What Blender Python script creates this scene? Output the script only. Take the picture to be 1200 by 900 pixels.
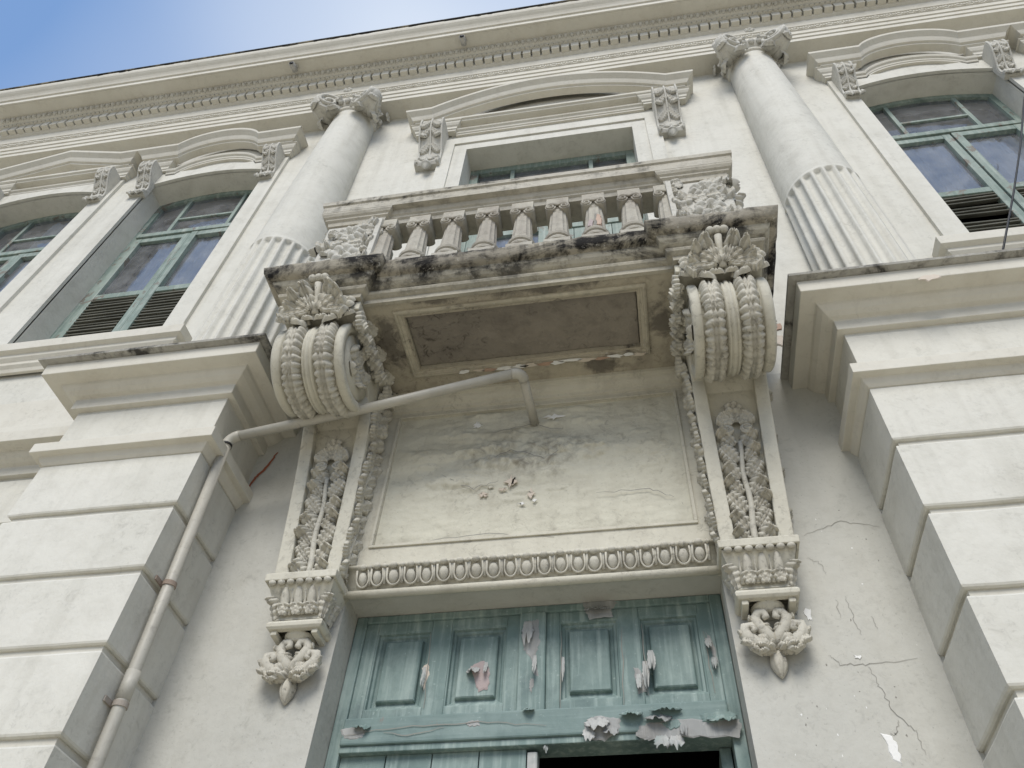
import bpy, bmesh, math, random
from mathutils import Vector, Matrix
from mathutils.geometry import tessellate_polygon
from mathutils import noise as mnoise
R = math.radians
random.seed(7)
scn = bpy.context.scene
COL = scn.collection
for o in list(bpy.data.objects):
    bpy.data.objects.remove(o)

# ------------------------------------------------------------------ camera
CAM = Vector((0.510968, -2.859340, 1.664453))
FPX, CX, CY = 914.034, 625.578, 478.081          # focal length and principal point for a 1200 x 900 frame
ROT = (Matrix.Rotation(0.179588314, 3, 'Z') @ Matrix.Rotation(2.42511493, 3, 'X') @ Matrix.Rotation(0.0396958454, 3, 'Z'))
cd = bpy.data.cameras.new('camera')
cam = bpy.data.objects.new('camera', cd)
COL.objects.link(cam)
m4 = ROT.to_4x4(); m4.translation = CAM
cam.matrix_world = m4
cd.sensor_fit = 'HORIZONTAL'
cd.sensor_width = 36.0
cd.lens = FPX / 1200 * 36.0
cd.shift_x = (600 - CX) / 1200
cd.shift_y = (CY - 450) / 1200
cd.clip_start = 0.05
cd.clip_end = 2000
scn.camera = cam

# ------------------------------------------------------------------ sky, sun, exposure
SUN_ELEV, SUN_AZ = 44.0, 181.0      # azimuth: direction the light comes from, clockwise from +Y
world = bpy.data.worlds.new('World')
scn.world = world
world.use_nodes = True
wn = world.node_tree.nodes
wl = world.node_tree.links
wn.clear()
wo = wn.new('ShaderNodeOutputWorld')
bg = wn.new('ShaderNodeBackground')
sky = wn.new('ShaderNodeTexSky')
sky.sky_type = 'NISHITA'
sky.sun_disc = False
sky.sun_elevation = R(SUN_ELEV)
sky.sun_rotation = R(SUN_AZ)
sky.air_density = 1.0
sky.dust_density = 1.6
sky.ozone_density = 1.5
# thin white cloud veil, the same over the whole sky
tc = wn.new('ShaderNodeTexCoord')
mp = wn.new('ShaderNodeMapping'); mp.inputs['Scale'].default_value = (1.0, 1.0, 1.6)
mp.inputs['Location'].default_value = (5.83, -3.01, 27.83)
nz = wn.new('ShaderNodeTexNoise'); nz.inputs['Scale'].default_value = 1.5; nz.inputs['Detail'].default_value = 1.5; nz.inputs['Roughness'].default_value = 0.5
rp = wn.new('ShaderNodeValToRGB')
rp.color_ramp.elements[0].position = 0.38; rp.color_ramp.elements[0].color = (0, 0, 0, 1)
rp.color_ramp.elements[1].position = 0.74; rp.color_ramp.elements[1].color = (1, 1, 1, 1)
hz = wn.new('ShaderNodeMixRGB'); hz.inputs[0].default_value = 0.6; hz.inputs[2].default_value = (4.4, 7.8, 14.6, 1)
mx = wn.new('ShaderNodeMixRGB'); mx.inputs[2].default_value = (14.0, 14.8, 15.6, 1)
wl.new(tc.outputs['Generated'], mp.inputs['Vector'])
wl.new(mp.outputs['Vector'], nz.inputs['Vector'])
wl.new(nz.outputs['Fac'], rp.inputs['Fac'])
wl.new(rp.outputs['Color'], mx.inputs[0])
wl.new(sky.outputs['Color'], hz.inputs[1])
wl.new(hz.outputs['Color'], mx.inputs[1])
wl.new(mx.outputs['Color'], bg.inputs['Color'])
bg.inputs['Strength'].default_value = 0.05
wl.new(bg.outputs['Background'], wo.inputs['Surface'])

sd = bpy.data.lights.new('sun', 'SUN')
sd.energy = 2.1
sd.angle = R(30)
sd.color = (1.0, 0.95, 0.875)
sun = bpy.data.objects.new('sun', sd)
COL.objects.link(sun)
az, el = R(SUN_AZ), R(SUN_ELEV)
to_sun = Vector((math.sin(az) * math.cos(el), math.cos(az) * math.cos(el), math.sin(el)))
sun.rotation_euler = to_sun.to_track_quat('Z', 'Y').to_euler()
sun.location = (0, -20, 25)

scn.view_settings.view_transform = 'Standard'
scn.view_settings.look = 'None'
scn.view_settings.gamma = 1.0
scn.view_settings.exposure = 0.45
scn.view_settings.use_curve_mapping = False


def px(u, v, axis, val):
    """photo pixel -> point on the plane axis = val"""
    d = ROT @ Vector(((u - CX) / FPX, -(v - CY) / FPX, -1.0))
    i = 'xyz'.index(axis)
    t = (val - CAM[i]) / d[i]
    return CAM + d * t


# ------------------------------------------------------------------ materials
class NT:
    def __init__(s, name):
        s.m = bpy.data.materials.new(name)
        s.m.use_nodes = True
        s.t = s.m.node_tree
        s.t.nodes.clear()
        s.out = s.t.nodes.new('ShaderNodeOutputMaterial')
        s.b = s.t.nodes.new('ShaderNodeBsdfPrincipled')
        s.t.links.new(s.b.outputs[0], s.out.inputs[0])
        s.geo = s.t.nodes.new('ShaderNodeNewGeometry')
        s.pos = s.geo.outputs['Position']

    def lk(s, a, b):
        s.t.links.new(a, b)

    def mapping(s, scale, loc=(0, 0, 0), rot=(0, 0, 0)):
        n = s.t.nodes.new('ShaderNodeMapping')
        n.inputs['Scale'].default_value = scale
        n.inputs['Location'].default_value = loc
        n.inputs['Rotation'].default_value = rot
        s.lk(s.pos, n.inputs['Vector'])
        return n.outputs[0]

    def noise(s, scale, detail=4, rough=0.55, vec=None, dist=0.0):
        n = s.t.nodes.new('ShaderNodeTexNoise')
        n.inputs['Scale'].default_value = scale
        n.inputs['Detail'].default_value = detail
        n.inputs['Roughness'].default_value = rough
        n.inputs['Distortion'].default_value = dist
        s.lk(vec or s.pos, n.inputs['Vector'])
        return n.outputs['Fac']

    def ramp(s, fac, a, b, lo=0.0, hi=1.0):
        n = s.t.nodes.new('ShaderNodeMapRange')
        n.inputs['From Min'].default_value = a
        n.inputs['From Max'].default_value = b
        n.inputs['To Min'].default_value = lo
        n.inputs['To Max'].default_value = hi
        s.lk(fac, n.inputs['Value'])
        return n.outputs[0]

    def math(s, op, a, b):
        n = s.t.nodes.new('ShaderNodeMath')
        n.operation = op
        for i, x in enumerate((a, b)):
            if isinstance(x, (int, float)):
                n.inputs[i].default_value = x
            else:
                s.lk(x, n.inputs[i])
        return n.outputs[0]

    def mix(s, fac, a, b):
        n = s.t.nodes.new('ShaderNodeMixRGB')
        if isinstance(fac, (int, float)):
            n.inputs[0].default_value = fac
        else:
            s.lk(fac, n.inputs[0])
        for i, x in ((1, a), (2, b)):
            if isinstance(x, tuple):
                n.inputs[i].default_value = x + (1,) if len(x) == 3 else x
            else:
                s.lk(x, n.inputs[i])
        return n.outputs[0]

    def bump(s, h, strength, dist=0.01, prev=None):
        n = s.t.nodes.new('ShaderNodeBump')
        n.inputs['Strength'].default_value = strength
        n.inputs['Distance'].default_value = dist
        s.lk(h, n.inputs['Height'])
        if prev is not None:
            s.lk(prev, n.inputs['Normal'])
        return n.outputs[0]

    def done(s, col, rough=0.8, normal=None, spec=0.3):
        if isinstance(col, tuple):
            s.b.inputs['Base Color'].default_value = col + (1,)
        else:
            s.lk(col, s.b.inputs['Base Color'])
        if isinstance(rough, (int, float)):
            s.b.inputs['Roughness'].default_value = rough
        else:
            s.lk(rough, s.b.inputs['Roughness'])
        s.b.inputs['Specular IOR Level'].default_value = spec
        if normal is not None:
            s.lk(normal, s.b.inputs['Normal'])
        return s.m


def plaster(name, base, tint, stain, stain_amt=0.35, mott=0.5, bump=0.25, speck=0.25, coarse=0.35, rough=0.75, streak=0.5, grime=0.0, spot=None, plan_spots=()):
    n = NT(name)
    c = n.mix(n.math('MULTIPLY', n.ramp(n.noise(1.3, 5), 0.35, 0.7), mott), base, tint)
    c = n.mix(n.math('MULTIPLY', n.ramp(n.noise(7.0, 6, 0.6), 0.5, 0.8), stain_amt * 0.6), c, stain)
    st = n.noise(1.0, 5, 0.6, n.mapping((9, 9, 0.7)))
    c = n.mix(n.math('MULTIPLY', n.ramp(st, 0.50, 0.8), stain_amt * streak), c, stain)
    if grime:
        g1 = n.ramp(n.noise(26, 7, 0.7, None, 0.8), 0.52, 0.68)
        g2 = n.ramp(n.noise(2.6, 5, 0.6), 0.38, 0.62)
        c = n.mix(n.math('MULTIPLY', n.math('MULTIPLY', g1, g2), grime), c, tuple(x * 0.45 for x in stain))
        lt = n.ramp(n.noise(34, 5, 0.65), 0.60, 0.70)
        c = n.mix(n.math('MULTIPLY', lt, grime * 0.35), c, tuple(min(0.85, x * 1.3) for x in base))
    if spot:
        sx = n.t.nodes.new('ShaderNodeVectorMath'); sx.operation = 'DISTANCE'; n.lk(n.mapping((1.0, 0.0, 1.7)), sx.inputs[0]); sx.inputs[1].default_value = (spot[0], 0, spot[1] * 1.7)
        dd = n.math('ADD', sx.outputs['Value'], n.math('MULTIPLY', n.math('SUBTRACT', n.noise(5, 6, 0.65), 0.5), 0.55))
        f = n.math('MULTIPLY', n.ramp(dd, spot[2], spot[2] * 0.35), n.ramp(n.noise(16, 7, 0.7, None, 0.6), 0.42, 0.66))
        c = n.mix(n.math('MULTIPLY', f, 0.75), c, tuple(x * 0.55 for x in stain))
    for cx_, cy_, kx, ky, rr in plan_spots:      # damp patches of their own shape on a horizontal surface
        dn = n.t.nodes.new('ShaderNodeVectorMath'); dn.operation = 'DISTANCE'
        n.lk(n.mapping((kx, ky, 0.0)), dn.inputs[0]); dn.inputs[1].default_value = (cx_ * kx, cy_ * ky, 0)
        dd = n.math('ADD', dn.outputs['Value'], n.math('MULTIPLY', n.math('SUBTRACT', n.noise(9, 8, 0.7, None, 0.5), 0.5), rr * 3.2))
        c = n.mix(n.math('MULTIPLY', n.ramp(dd, rr * 1.1, rr * 0.55), 0.72), c, tuple(x * 0.9 for x in stain))
    sp = n.noise(95, 2, 0.5)
    c = n.mix(n.math('MULTIPLY', n.ramp(sp, 0.68, 0.76), speck), c, tuple(x * 0.35 for x in stain))
    b1 = n.bump(n.noise(4.5, 4, 0.5), coarse, 0.03)
    b2 = n.bump(n.noise(45, 5, 0.6), bump, 0.006, b1)
    return n.done(c, rough, b2, 0.35)


def mouldy(name, base, stain, thr=0.5, black=(0.018, 0.017, 0.016), amt=1.0, lichen=0.3, zlo=None, zhi=None):
    """old paint with patches of black mould and pale lichen"""
    n = NT(name)
    c = n.mix(n.ramp(n.noise(3.0, 6, 0.6), 0.35, 0.7), base, stain)
    c = n.mix(n.math('MULTIPLY', n.ramp(n.noise(22, 5, 0.6), 0.5, 0.75), 0.45), c, tuple(x * 0.45 for x in stain))
    mk = n.noise(3.2, 9, 0.72, n.mapping((1.0, 1.0, 2.6)), 0.6)
    run = n.noise(1.0, 6, 0.65, n.mapping((16, 16, 1.1)))
    mk = n.math('ADD', n.math('MULTIPLY', mk, 0.72), n.math('MULTIPLY', run, 0.28))
    f = n.ramp(mk, thr - 0.01, thr + 0.09)
    if zlo is not None:
        sx = n.t.nodes.new('ShaderNodeSeparateXYZ'); n.lk(n.pos, sx.inputs[0])
        wob = n.math('MULTIPLY', n.math('SUBTRACT', n.noise(6, 4), 0.5), 0.12)
        f = n.math('MULTIPLY', f, n.ramp(n.math('ADD', sx.outputs[2], wob), zlo, zhi))
    f = n.math('MULTIPLY', f, amt)
    c = n.mix(f, c, black)
    li = n.ramp(n.noise(30, 4, 0.7), 0.62, 0.68)
    c = n.mix(n.math('MULTIPLY', li, lichen), c, (0.55, 0.54, 0.5))
    b1 = n.bump(n.noise(12, 6, 0.65), 0.5, 0.02)
    b2 = n.bump(n.noise(70, 4, 0.6), 0.4, 0.006, b1)
    return n.done(c, 0.88, b2, 0.2)


def painted_wood(name, base, light, dark, wear=0.35, wood=None, wood_thr=0.68, vertical=True):
    n = NT(name)
    v = n.mapping((30, 30, 1.6) if vertical else (1.6, 30, 30))
    g = n.noise(1.0, 6, 0.6, v)
    c = n.mix(n.math('MULTIPLY', n.ramp(g, 0.48, 0.72), wear), base, light)
    c = n.mix(n.math('MULTIPLY', n.ramp(n.noise(5, 6, 0.65), 0.5, 0.72), 0.6), c, dark)
    c = n.mix(n.math('MULTIPLY', n.ramp(n.noise(60, 3), 0.66, 0.74), 0.5), c, light)
    c = n.mix(n.math('MULTIPLY', n.ramp(n.noise(2.3, 7, 0.7, n.mapping((1.6, 1.6, 1.0), (0.7, 0, 2.2))), 0.47, 0.66), wear * 0.55), c, light)
    if wood:
        mk = n.noise(4.0, 8, 0.7, n.mapping((1.5, 1.5, 1.0), (3.1, 1.7, 0.4)), 0.4)
        f = n.ramp(mk, wood_thr, wood_thr + 0.02)
        c = n.mix(f, c, wood)
    b1 = n.bump(g, 0.3, 0.004)
    b2 = n.bump(n.noise(18, 5, 0.6), 0.35, 0.006, b1)
    return n.done(c, 0.62, b2, 0.4)


M = {}
M['paint'] = plaster('painted_plaster', (0.62, 0.608, 0.548), (0.555, 0.545, 0.485), (0.36, 0.345, 0.29), 0.55, 0.8, 0.25, 0.2, 0.45, streak=0.75, grime=0.28)
M['bay'] = plaster('shade_toned_bay_plaster', (0.50, 0.495, 0.45), (0.44, 0.435, 0.39), (0.30, 0.285, 0.24), 0.45, 0.8, 0.25, 0.3, 0.45, grime=0.3)  # grimy plaster, base colour darkened for the shade beside pier and corbel
M['trim'] = plaster('painted_trim', (0.615, 0.595, 0.525), (0.545, 0.52, 0.445), (0.36, 0.32, 0.25), 0.34, 0.7, 0.2, 0.12, 0.25, grime=0.22)
M['portal'] = plaster('aged_portal_plaster', (0.57, 0.55, 0.465), (0.51, 0.485, 0.40), (0.27, 0.245, 0.195), 0.5, 0.7, 0.3, 0.3, 0.45, grime=0.55)
M['carved'] = plaster('carved_stucco', (0.57, 0.55, 0.475), (0.44, 0.415, 0.35), (0.19, 0.175, 0.14), 0.75, 0.7, 0.35, 0.3, 0.2, grime=0.8)
M['cleancarved'] = plaster('painted_carving', (0.55, 0.54, 0.49), (0.48, 0.46, 0.40), (0.25, 0.23, 0.19), 0.45, 0.7, 0.25, 0.25, 0.2, grime=0.7)
M['slab'] = mouldy('weathered_balcony_stucco', (0.46, 0.43, 0.35), (0.33, 0.31, 0.255), 0.475, zlo=5.10, zhi=5.24)
M['rail'] = mouldy('weathered_rail_stucco', (0.50, 0.475, 0.41), (0.40, 0.375, 0.31), 0.53, zlo=6.10, zhi=6.25)
M['baluster'] = mouldy('worn_baluster_stucco', (0.47, 0.45, 0.385), (0.34, 0.31, 0.265), 0.60, (0.12, 0.11, 0.1), 0.7, 0.2)
M['lip'] = mouldy('black_moulded_edge', (0.38, 0.35, 0.28), (0.27, 0.25, 0.21), 0.47, (0.02, 0.019, 0.018), 1.0, 0.5)
M['cornice_top'] = mouldy('moulded_cornice_edge', (0.22, 0.20, 0.16), (0.3, 0.27, 0.2), 0.42, (0.02, 0.02, 0.018), 1.0, 0.1)
M['cap_edge'] = mouldy('weathered_cap_edge', (0.42, 0.41, 0.37), (0.30, 0.29, 0.26), 0.50, (0.03, 0.029, 0.027), 0.9, 0.2)
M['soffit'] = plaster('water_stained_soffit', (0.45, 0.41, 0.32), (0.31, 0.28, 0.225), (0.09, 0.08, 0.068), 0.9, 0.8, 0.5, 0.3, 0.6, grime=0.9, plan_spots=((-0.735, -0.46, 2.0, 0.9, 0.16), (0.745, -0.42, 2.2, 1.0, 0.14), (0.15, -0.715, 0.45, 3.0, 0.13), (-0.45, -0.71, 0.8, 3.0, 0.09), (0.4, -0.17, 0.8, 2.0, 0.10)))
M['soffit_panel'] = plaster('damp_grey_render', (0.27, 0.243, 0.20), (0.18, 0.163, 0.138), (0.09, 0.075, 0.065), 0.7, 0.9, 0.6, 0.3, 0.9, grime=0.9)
M['soffit_frame'] = mouldy('stained_soffit_moulding', (0.50, 0.465, 0.37), (0.35, 0.32, 0.255), 0.56, (0.05, 0.045, 0.04), 0.9, 0.5)
M['flaking'] = plaster('blistered_plaster', (0.58, 0.565, 0.47), (0.53, 0.51, 0.42), (0.30, 0.27, 0.21), 0.55, 0.8, 0.5, 0.3, 0.9, grime=0.4, spot=(-0.02, 4.60, 0.42))
M['door'] = painted_wood('green_door_paint', (0.145, 0.21, 0.198), (0.36, 0.44, 0.41), (0.05, 0.085, 0.09), 0.8)
M['door_h'] = painted_wood('green_beam_paint', (0.145, 0.21, 0.20), (0.30, 0.375, 0.36), (0.05, 0.09, 0.095), 0.5, (0.20, 0.175, 0.16), 0.66, False)
M['sash'] = painted_wood('green_window_paint', (0.185, 0.245, 0.215), (0.41, 0.46, 0.415), (0.07, 0.098, 0.088), 0.7, (0.17, 0.155, 0.13), 0.57)
M['louver'] = painted_wood('weathered_louver_wood', (0.13, 0.13, 0.105), (0.30, 0.29, 0.24), (0.05, 0.048, 0.04), 0.6, None, 0.7, False)
M['wood'] = painted_wood('bare_grey_wood', (0.265, 0.272, 0.265), (0.43, 0.435, 0.425), (0.13, 0.115, 0.10), 0.7)
M['flake'] = painted_wood('curled_paint_flake', (0.38, 0.385, 0.37), (0.55, 0.55, 0.53), (0.12, 0.2, 0.19), 0.6)
M['pink'] = plaster('pink_undercoat', (0.40, 0.335, 0.325), (0.34, 0.285, 0.275), (0.25, 0.18, 0.16), 0.5)
M['brick'] = plaster('exposed_brick', (0.44, 0.30, 0.225), (0.50, 0.39, 0.31), (0.25, 0.14, 0.1), 0.6, 0.9, 0.6, 0.3, 0.8)
M['chip'] = plaster('bare_lime_chip', (0.60, 0.54, 0.46), (0.55, 0.47, 0.39), (0.4, 0.3, 0.2), 0.4, 0.8, 0.5)
M['white_chip'] = plaster('white_lime_chip', (0.78, 0.78, 0.76), (0.7, 0.7, 0.68), (0.5, 0.5, 0.48), 0.3)
M['crack'] = NT('dark_crack').done((0.25, 0.24, 0.215), 0.9)
M['redclay'] = plaster('red_clay_filler', (0.33, 0.11, 0.06), (0.28, 0.1, 0.06), (0.15, 0.06, 0.04), 0.4)
M['pvc'] = plaster('painted_pipe', (0.47, 0.455, 0.40), (0.42, 0.40, 0.345), (0.22, 0.2, 0.17), 0.5, 0.7, 0.1, 0.3, 0.1, 0.45, grime=0.4)
M['rust'] = plaster('rusty_clamp_metal', (0.36, 0.33, 0.29), (0.28, 0.21, 0.165), (0.16, 0.10, 0.07), 0.7, 0.9, 0.4)
M['black'] = NT('black_rubber').done((0.015, 0.015, 0.016), 0.6)
M['cable'] = NT('black_cable_sheath').done((0.012, 0.012, 0.013), 0.5)
M['camera_shell'] = NT('grey_camera_shell').done((0.42, 0.41, 0.38), 0.4)
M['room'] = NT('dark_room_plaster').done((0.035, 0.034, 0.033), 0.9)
M['blind'] = NT('dark_blind_cloth').done((0.10, 0.105, 0.125), 0.9)
M['red'] = NT('red_cloth').done((0.42, 0.03, 0.05), 0.8)


def cloth(name, a, b):
    n = NT(name)
    c = n.mix(n.ramp(n.noise(1.0, 4, 0.5, n.mapping((22, 22, 0.8))), 0.35, 0.7), a, b)
    return n.done(c, 0.85, n.bump(n.noise(1.0, 3, 0.5, n.mapping((30, 30, 1.5))), 0.4, 0.01), 0.1)


M['curtain'] = cloth('blue_curtain_cloth', (0.64, 0.74, 0.92), (0.84, 0.88, 0.94))
M['curtain_w'] = cloth('pale_curtain_cloth', (0.42, 0.50, 0.60), (0.58, 0.64, 0.70))


def glass():
    n = NT('window_glass')
    t = n.t
    tr = t.nodes.new('ShaderNodeBsdfTransparent'); tr.inputs[0].default_value = (0.93, 0.95, 0.95, 1)
    gl = t.nodes.new('ShaderNodeBsdfGlossy'); gl.inputs['Roughness'].default_value = 0.02
    fr = t.nodes.new('ShaderNodeFresnel'); fr.inputs[0].default_value = 2.1
    bm = n.bump(n.noise(3.0, 3), 0.12, 0.02)
    n.lk(bm, gl.inputs['Normal'])
    mxs = t.nodes.new('ShaderNodeMixShader')
    n.lk(fr.outputs[0], mxs.inputs[0]); n.lk(tr.outputs[0], mxs.inputs[1]); n.lk(gl.outputs[0], mxs.inputs[2])
    df = t.nodes.new('ShaderNodeBsdfDiffuse'); df.inputs[0].default_value = (0.62, 0.64, 0.66, 1)
    du = t.nodes.new('ShaderNodeMixShader')
    n.lk(n.ramp(n.noise(6, 6, 0.65), 0.35, 0.75, 0.08, 0.27), du.inputs[0]); n.lk(mxs.outputs[0], du.inputs[1]); n.lk(df.outputs[0], du.inputs[2])
    n.lk(du.outputs[0], n.out.inputs[0])
    t.nodes.remove(n.b)
    return n.m


M['glass'] = glass()


def paving(name, base, dark, size):
    n = NT(name)
    c = n.mix(n.ramp(n.noise(0.8, 5), 0.35, 0.7), base, dark)
    c = n.mix(n.math('MULTIPLY', n.ramp(n.noise(40, 4), 0.5, 0.75), 0.4), c, tuple(x * 0.6 for x in dark))
    return n.done(c, 0.9, n.bump(n.noise(60, 4), 0.3, 0.01))


M['bounce_pavement'] = paving('concrete_paving', (0.56, 0.50, 0.39), (0.48, 0.43, 0.33), 0.4)  # pale tone picked to bounce light up to the soffits
M['asphalt'] = paving('street_asphalt', (0.10, 0.096, 0.09), (0.08, 0.077, 0.073), 0.4)
M['ground'] = paving('dry_ground', (0.24, 0.21, 0.16), (0.17, 0.15, 0.11), 0.4)


# ------------------------------------------------------------------ mesh helpers
class MB:
    def __init__(s):
        s.v = []; s.f = []

    def add(s, vs, fs):
        k = len(s.v)
        s.v += [tuple(p) for p in vs]
        s.f += [tuple(i + k for i in f) for f in fs]
        return s

    def box(s, x0, x1, y0, y1, z0, z1):
        return s.add([(x0, y0, z0), (x1, y0, z0), (x1, y1, z0), (x0, y1, z0), (x0, y0, z1), (x1, y0, z1), (x1, y1, z1), (x0, y1, z1)],
                     [(0, 3, 2, 1), (4, 5, 6, 7), (0, 1, 5, 4), (1, 2, 6, 5), (2, 3, 7, 6), (3, 0, 4, 7)])

    def loft(s, rings, cap=True, closed=True):
        k = len(rings[0]); vs = [p for r in rings for p in r]; fs = []
        for i in range(len(rings) - 1):
            for j in range(k if closed else k - 1):
                a = i * k + j; b = i * k + (j + 1) % k
                fs.append((a, b, b + k, a + k))
        if cap and closed:
            fs.append(tuple(range(k))[::-1])
            fs.append(tuple(range((len(rings) - 1) * k, len(rings) * k)))
        return s.add(vs, fs)

    def tube(s, path, r, seg=8, cap=True):
        path = [Vector(p) for p in path]
        n = len(path); rings = []
        up = Vector((0, 0, 1))
        t0 = (path[1] - path[0]).normalized()
        if abs(t0.dot(up)) > 0.9: up = Vector((0, 1, 0))
        nrm = t0.cross(up).normalized()
        for i in range(n):
            t = (path[min(i + 1, n - 1)] - path[max(i - 1, 0)]).normalized()
            nrm = (nrm - t * nrm.dot(t)).normalized()
            b = t.cross(nrm)
            rr = r[i] if isinstance(r, (list, tuple)) else r
            rings.append([path[i] + (nrm * math.cos(2 * math.pi * j / seg) + b * math.sin(2 * math.pi * j / seg)) * rr for j in range(seg)])
        return s.loft(rings, cap)

    def lathe(s, prof, seg=32, axis='z', c=(0, 0, 0), cap=True, a0=0.0):
        """prof: (radius, height along axis)"""
        rings = []
        for r, h in prof:
            ring = []
            for j in range(seg):
                a = a0 + 2 * math.pi * j / seg
                p, q = r * math.cos(a), r * math.sin(a)
                ring.append({'z': (c[0] + p, c[1] + q, c[2] + h), 'x': (c[0] + h, c[1] + p, c[2] + q), 'y': (c[0] + p, c[1] + h, c[2] + q)}[axis])
            rings.append(ring)
        return s.loft(rings, cap)

    def sweep(s, prof, path, zf=None, cap_ends=True, closed=False):
        """prof: (outward offset, z); path: plan polyline (x, y), outward on the right-hand side seen along it; mitred corners"""
        P = [Vector((a[0], a[1])) for a in path]; n = len(P); rings = []
        for i in range(n):
            def nor(a, b):
                d = (b - a).normalized(); return Vector((d.y, -d.x))
            if closed:
                n1 = nor(P[i - 1], P[i]); n2 = nor(P[i], P[(i + 1) % n])
            else:
                n1 = nor(P[i - 1], P[i]) if i else nor(P[0], P[1])
                n2 = nor(P[i], P[i + 1]) if i < n - 1 else nor(P[-2], P[-1])
            mt = (n1 + n2) / max(0.2, 1 + n1.dot(n2))
            dz = zf(P[i].x) if zf else 0.0
            rings.append([(P[i].x + mt.x * d, P[i].y + mt.y * d, z + dz) for d, z in prof])
        k = len(prof); vs = [p for r in rings for p in r]; fs = []
        for i in range(n if closed else n - 1):
            for j in range(k - 1):
                a = i * k + j; b = ((i + 1) % n) * k + j
                fs.append((a, b, b + 1, a + 1))
        if cap_ends and not closed:
            fs.append(tuple(range(k))); fs.append(tuple(range((n - 1) * k, n * k))[::-1])
        return s.add(vs, fs)

    def poly_holes(s, loops, fn):
        """triangulated flat polygon with holes; loops of 2D points, fn maps (a, b) to 3D"""
        tri = tessellate_polygon([[Vector((p[0], p[1], 0)) for p in l] for l in loops])
        pts = [p for l in loops for p in l]
        return s.add([fn(*p) for p in pts], [tuple(t) for t in tri])

    def grid(s, nu, nv, fn, closed_u=False):
        vs = [fn(i / nu, j / nv) for i in range(nu + 1) for j in range(nv + 1)]
        fs = [(i * (nv + 1) + j, (i + 1) * (nv + 1) + j, (i + 1) * (nv + 1) + j + 1, i * (nv + 1) + j + 1) for i in range(nu) for j in range(nv)]
        return s.add(vs, fs)

    def xf(s, mat, i0=0):
        s.v = s.v[:i0] + [tuple(mat @ Vector(p)) for p in s.v[i0:]]
        return s

    def mesh(s, name, mat, smooth=False, recalc=True):
        me = bpy.data.meshes.new(name)
        me.from_pydata(s.v, [], s.f)
        bm = bmesh.new(); bm.from_mesh(me)
        if mat != 'glass': bmesh.ops.recalc_face_normals(bm, faces=bm.faces)
        bm.to_mesh(me); bm.free()
        if smooth:
            for p in me.polygons: p.use_smooth = True
        me.materials.append(mat if not isinstance(mat, str) else M[mat])
        return me

    def build(s, name, mat, parent=None, smooth=False, bevel=0.0, loc=None, label=None):
        return link(name, s.mesh(name, mat, smooth), parent, bevel, loc, label, smooth)


def link(name, me, parent=None, bevel=0.0, loc=None, label=None, smooth=False, mat=None):
    o = bpy.data.objects.new(name, me)
    COL.objects.link(o)
    if parent: o.parent = parent
    if loc: o.location = loc
    if mat is not None: o.matrix_basis = mat
    if bevel:
        b = o.modifiers.new('bevel', 'BEVEL'); b.width = bevel; b.segments = 2; b.limit_method = 'ANGLE'; b.angle_limit = R(35)
    if smooth == 'auto':
        pass
    if label: o['label'] = label
    return o


def empty(name, parent=None, loc=(0, 0, 0), label=None):
    o = bpy.data.objects.new(name, None)
    COL.objects.link(o)
    o.empty_display_size = 0.1
    if parent: o.parent = parent
    o.location = loc
    if label: o['label'] = label
    return o


def thing(o, label, cat, group=None):
    o['label'] = label; o['category'] = cat
    if group: o['group'] = group
    return o


def copy_tree(o, parent=None):
    c = o.copy(); COL.objects.link(c); c.parent = parent
    for ch in list(o.children): copy_tree(ch, c)
    return c


def frame(pos, ydir, zdir, sx=1.0, sy=None, sz=None):
    """matrix with local +Y along ydir and local +Z as close to zdir as it can be"""
    y = Vector(ydir).normalized(); z = Vector(zdir); z = (z - y * z.dot(y)).normalized(); x = y.cross(z)
    sy = sx if sy is None else sy; sz = sx if sz is None else sz
    m = Matrix((x * sx, y * sy, z * sz)).transposed().to_4x4()
    m.translation = Vector(pos)
    return m


# ------------------------------------------------------------------ carved ornament shapes (unit size)
def leaf_mb(lobes=4, w=0.34, curl=0.35, thick=0.16, seed=0):
    rnd = random.Random(seed)
    ph = rnd.uniform(-0.08, 0.08)
    NU, NV = 26, 12

    def fn(a, b):
        u, v = a, b * 2 - 1
        ed = abs(v)
        env = math.sin(math.pi * (0.13 + 0.77 * u)) ** 0.65
        if u > 0.86: env *= math.sqrt(max(0.0, 1 - ((u - 0.86) / 0.14) ** 2))
        l = abs(math.sin(math.pi * (lobes * (u + 0.10 * ed) + ph)))
        hw = w * env * (0.60 + 0.40 * l ** 0.5)
        x = v * hw
        y = u * 0.92 + 0.14 * ed ** 1.4 * env * (1 - u * 0.7)
        h = thick * (0.30 + 0.70 * env) * (1 - ed ** 3.5) * (0.50 + 0.60 * l ** 0.6 * ed ** 0.6 + 0.25 * (1 - ed))
        h -= 0.07 * math.exp(-((ed - 0.15) / 0.07) ** 2)
        h += 0.03 * math.exp(-(v / 0.08) ** 2)
        t = max(0.0, (u - 0.55) / 0.45)
        h += curl * 0.62 * math.sin(t * math.pi * 0.62) * (1 - 0.25 * ed)
        y -= curl * 0.38 * t * t
        h -= 0.06 * ed ** 6
        return (x, y, h)
    return MB().grid(NU, NV, fn)


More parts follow.
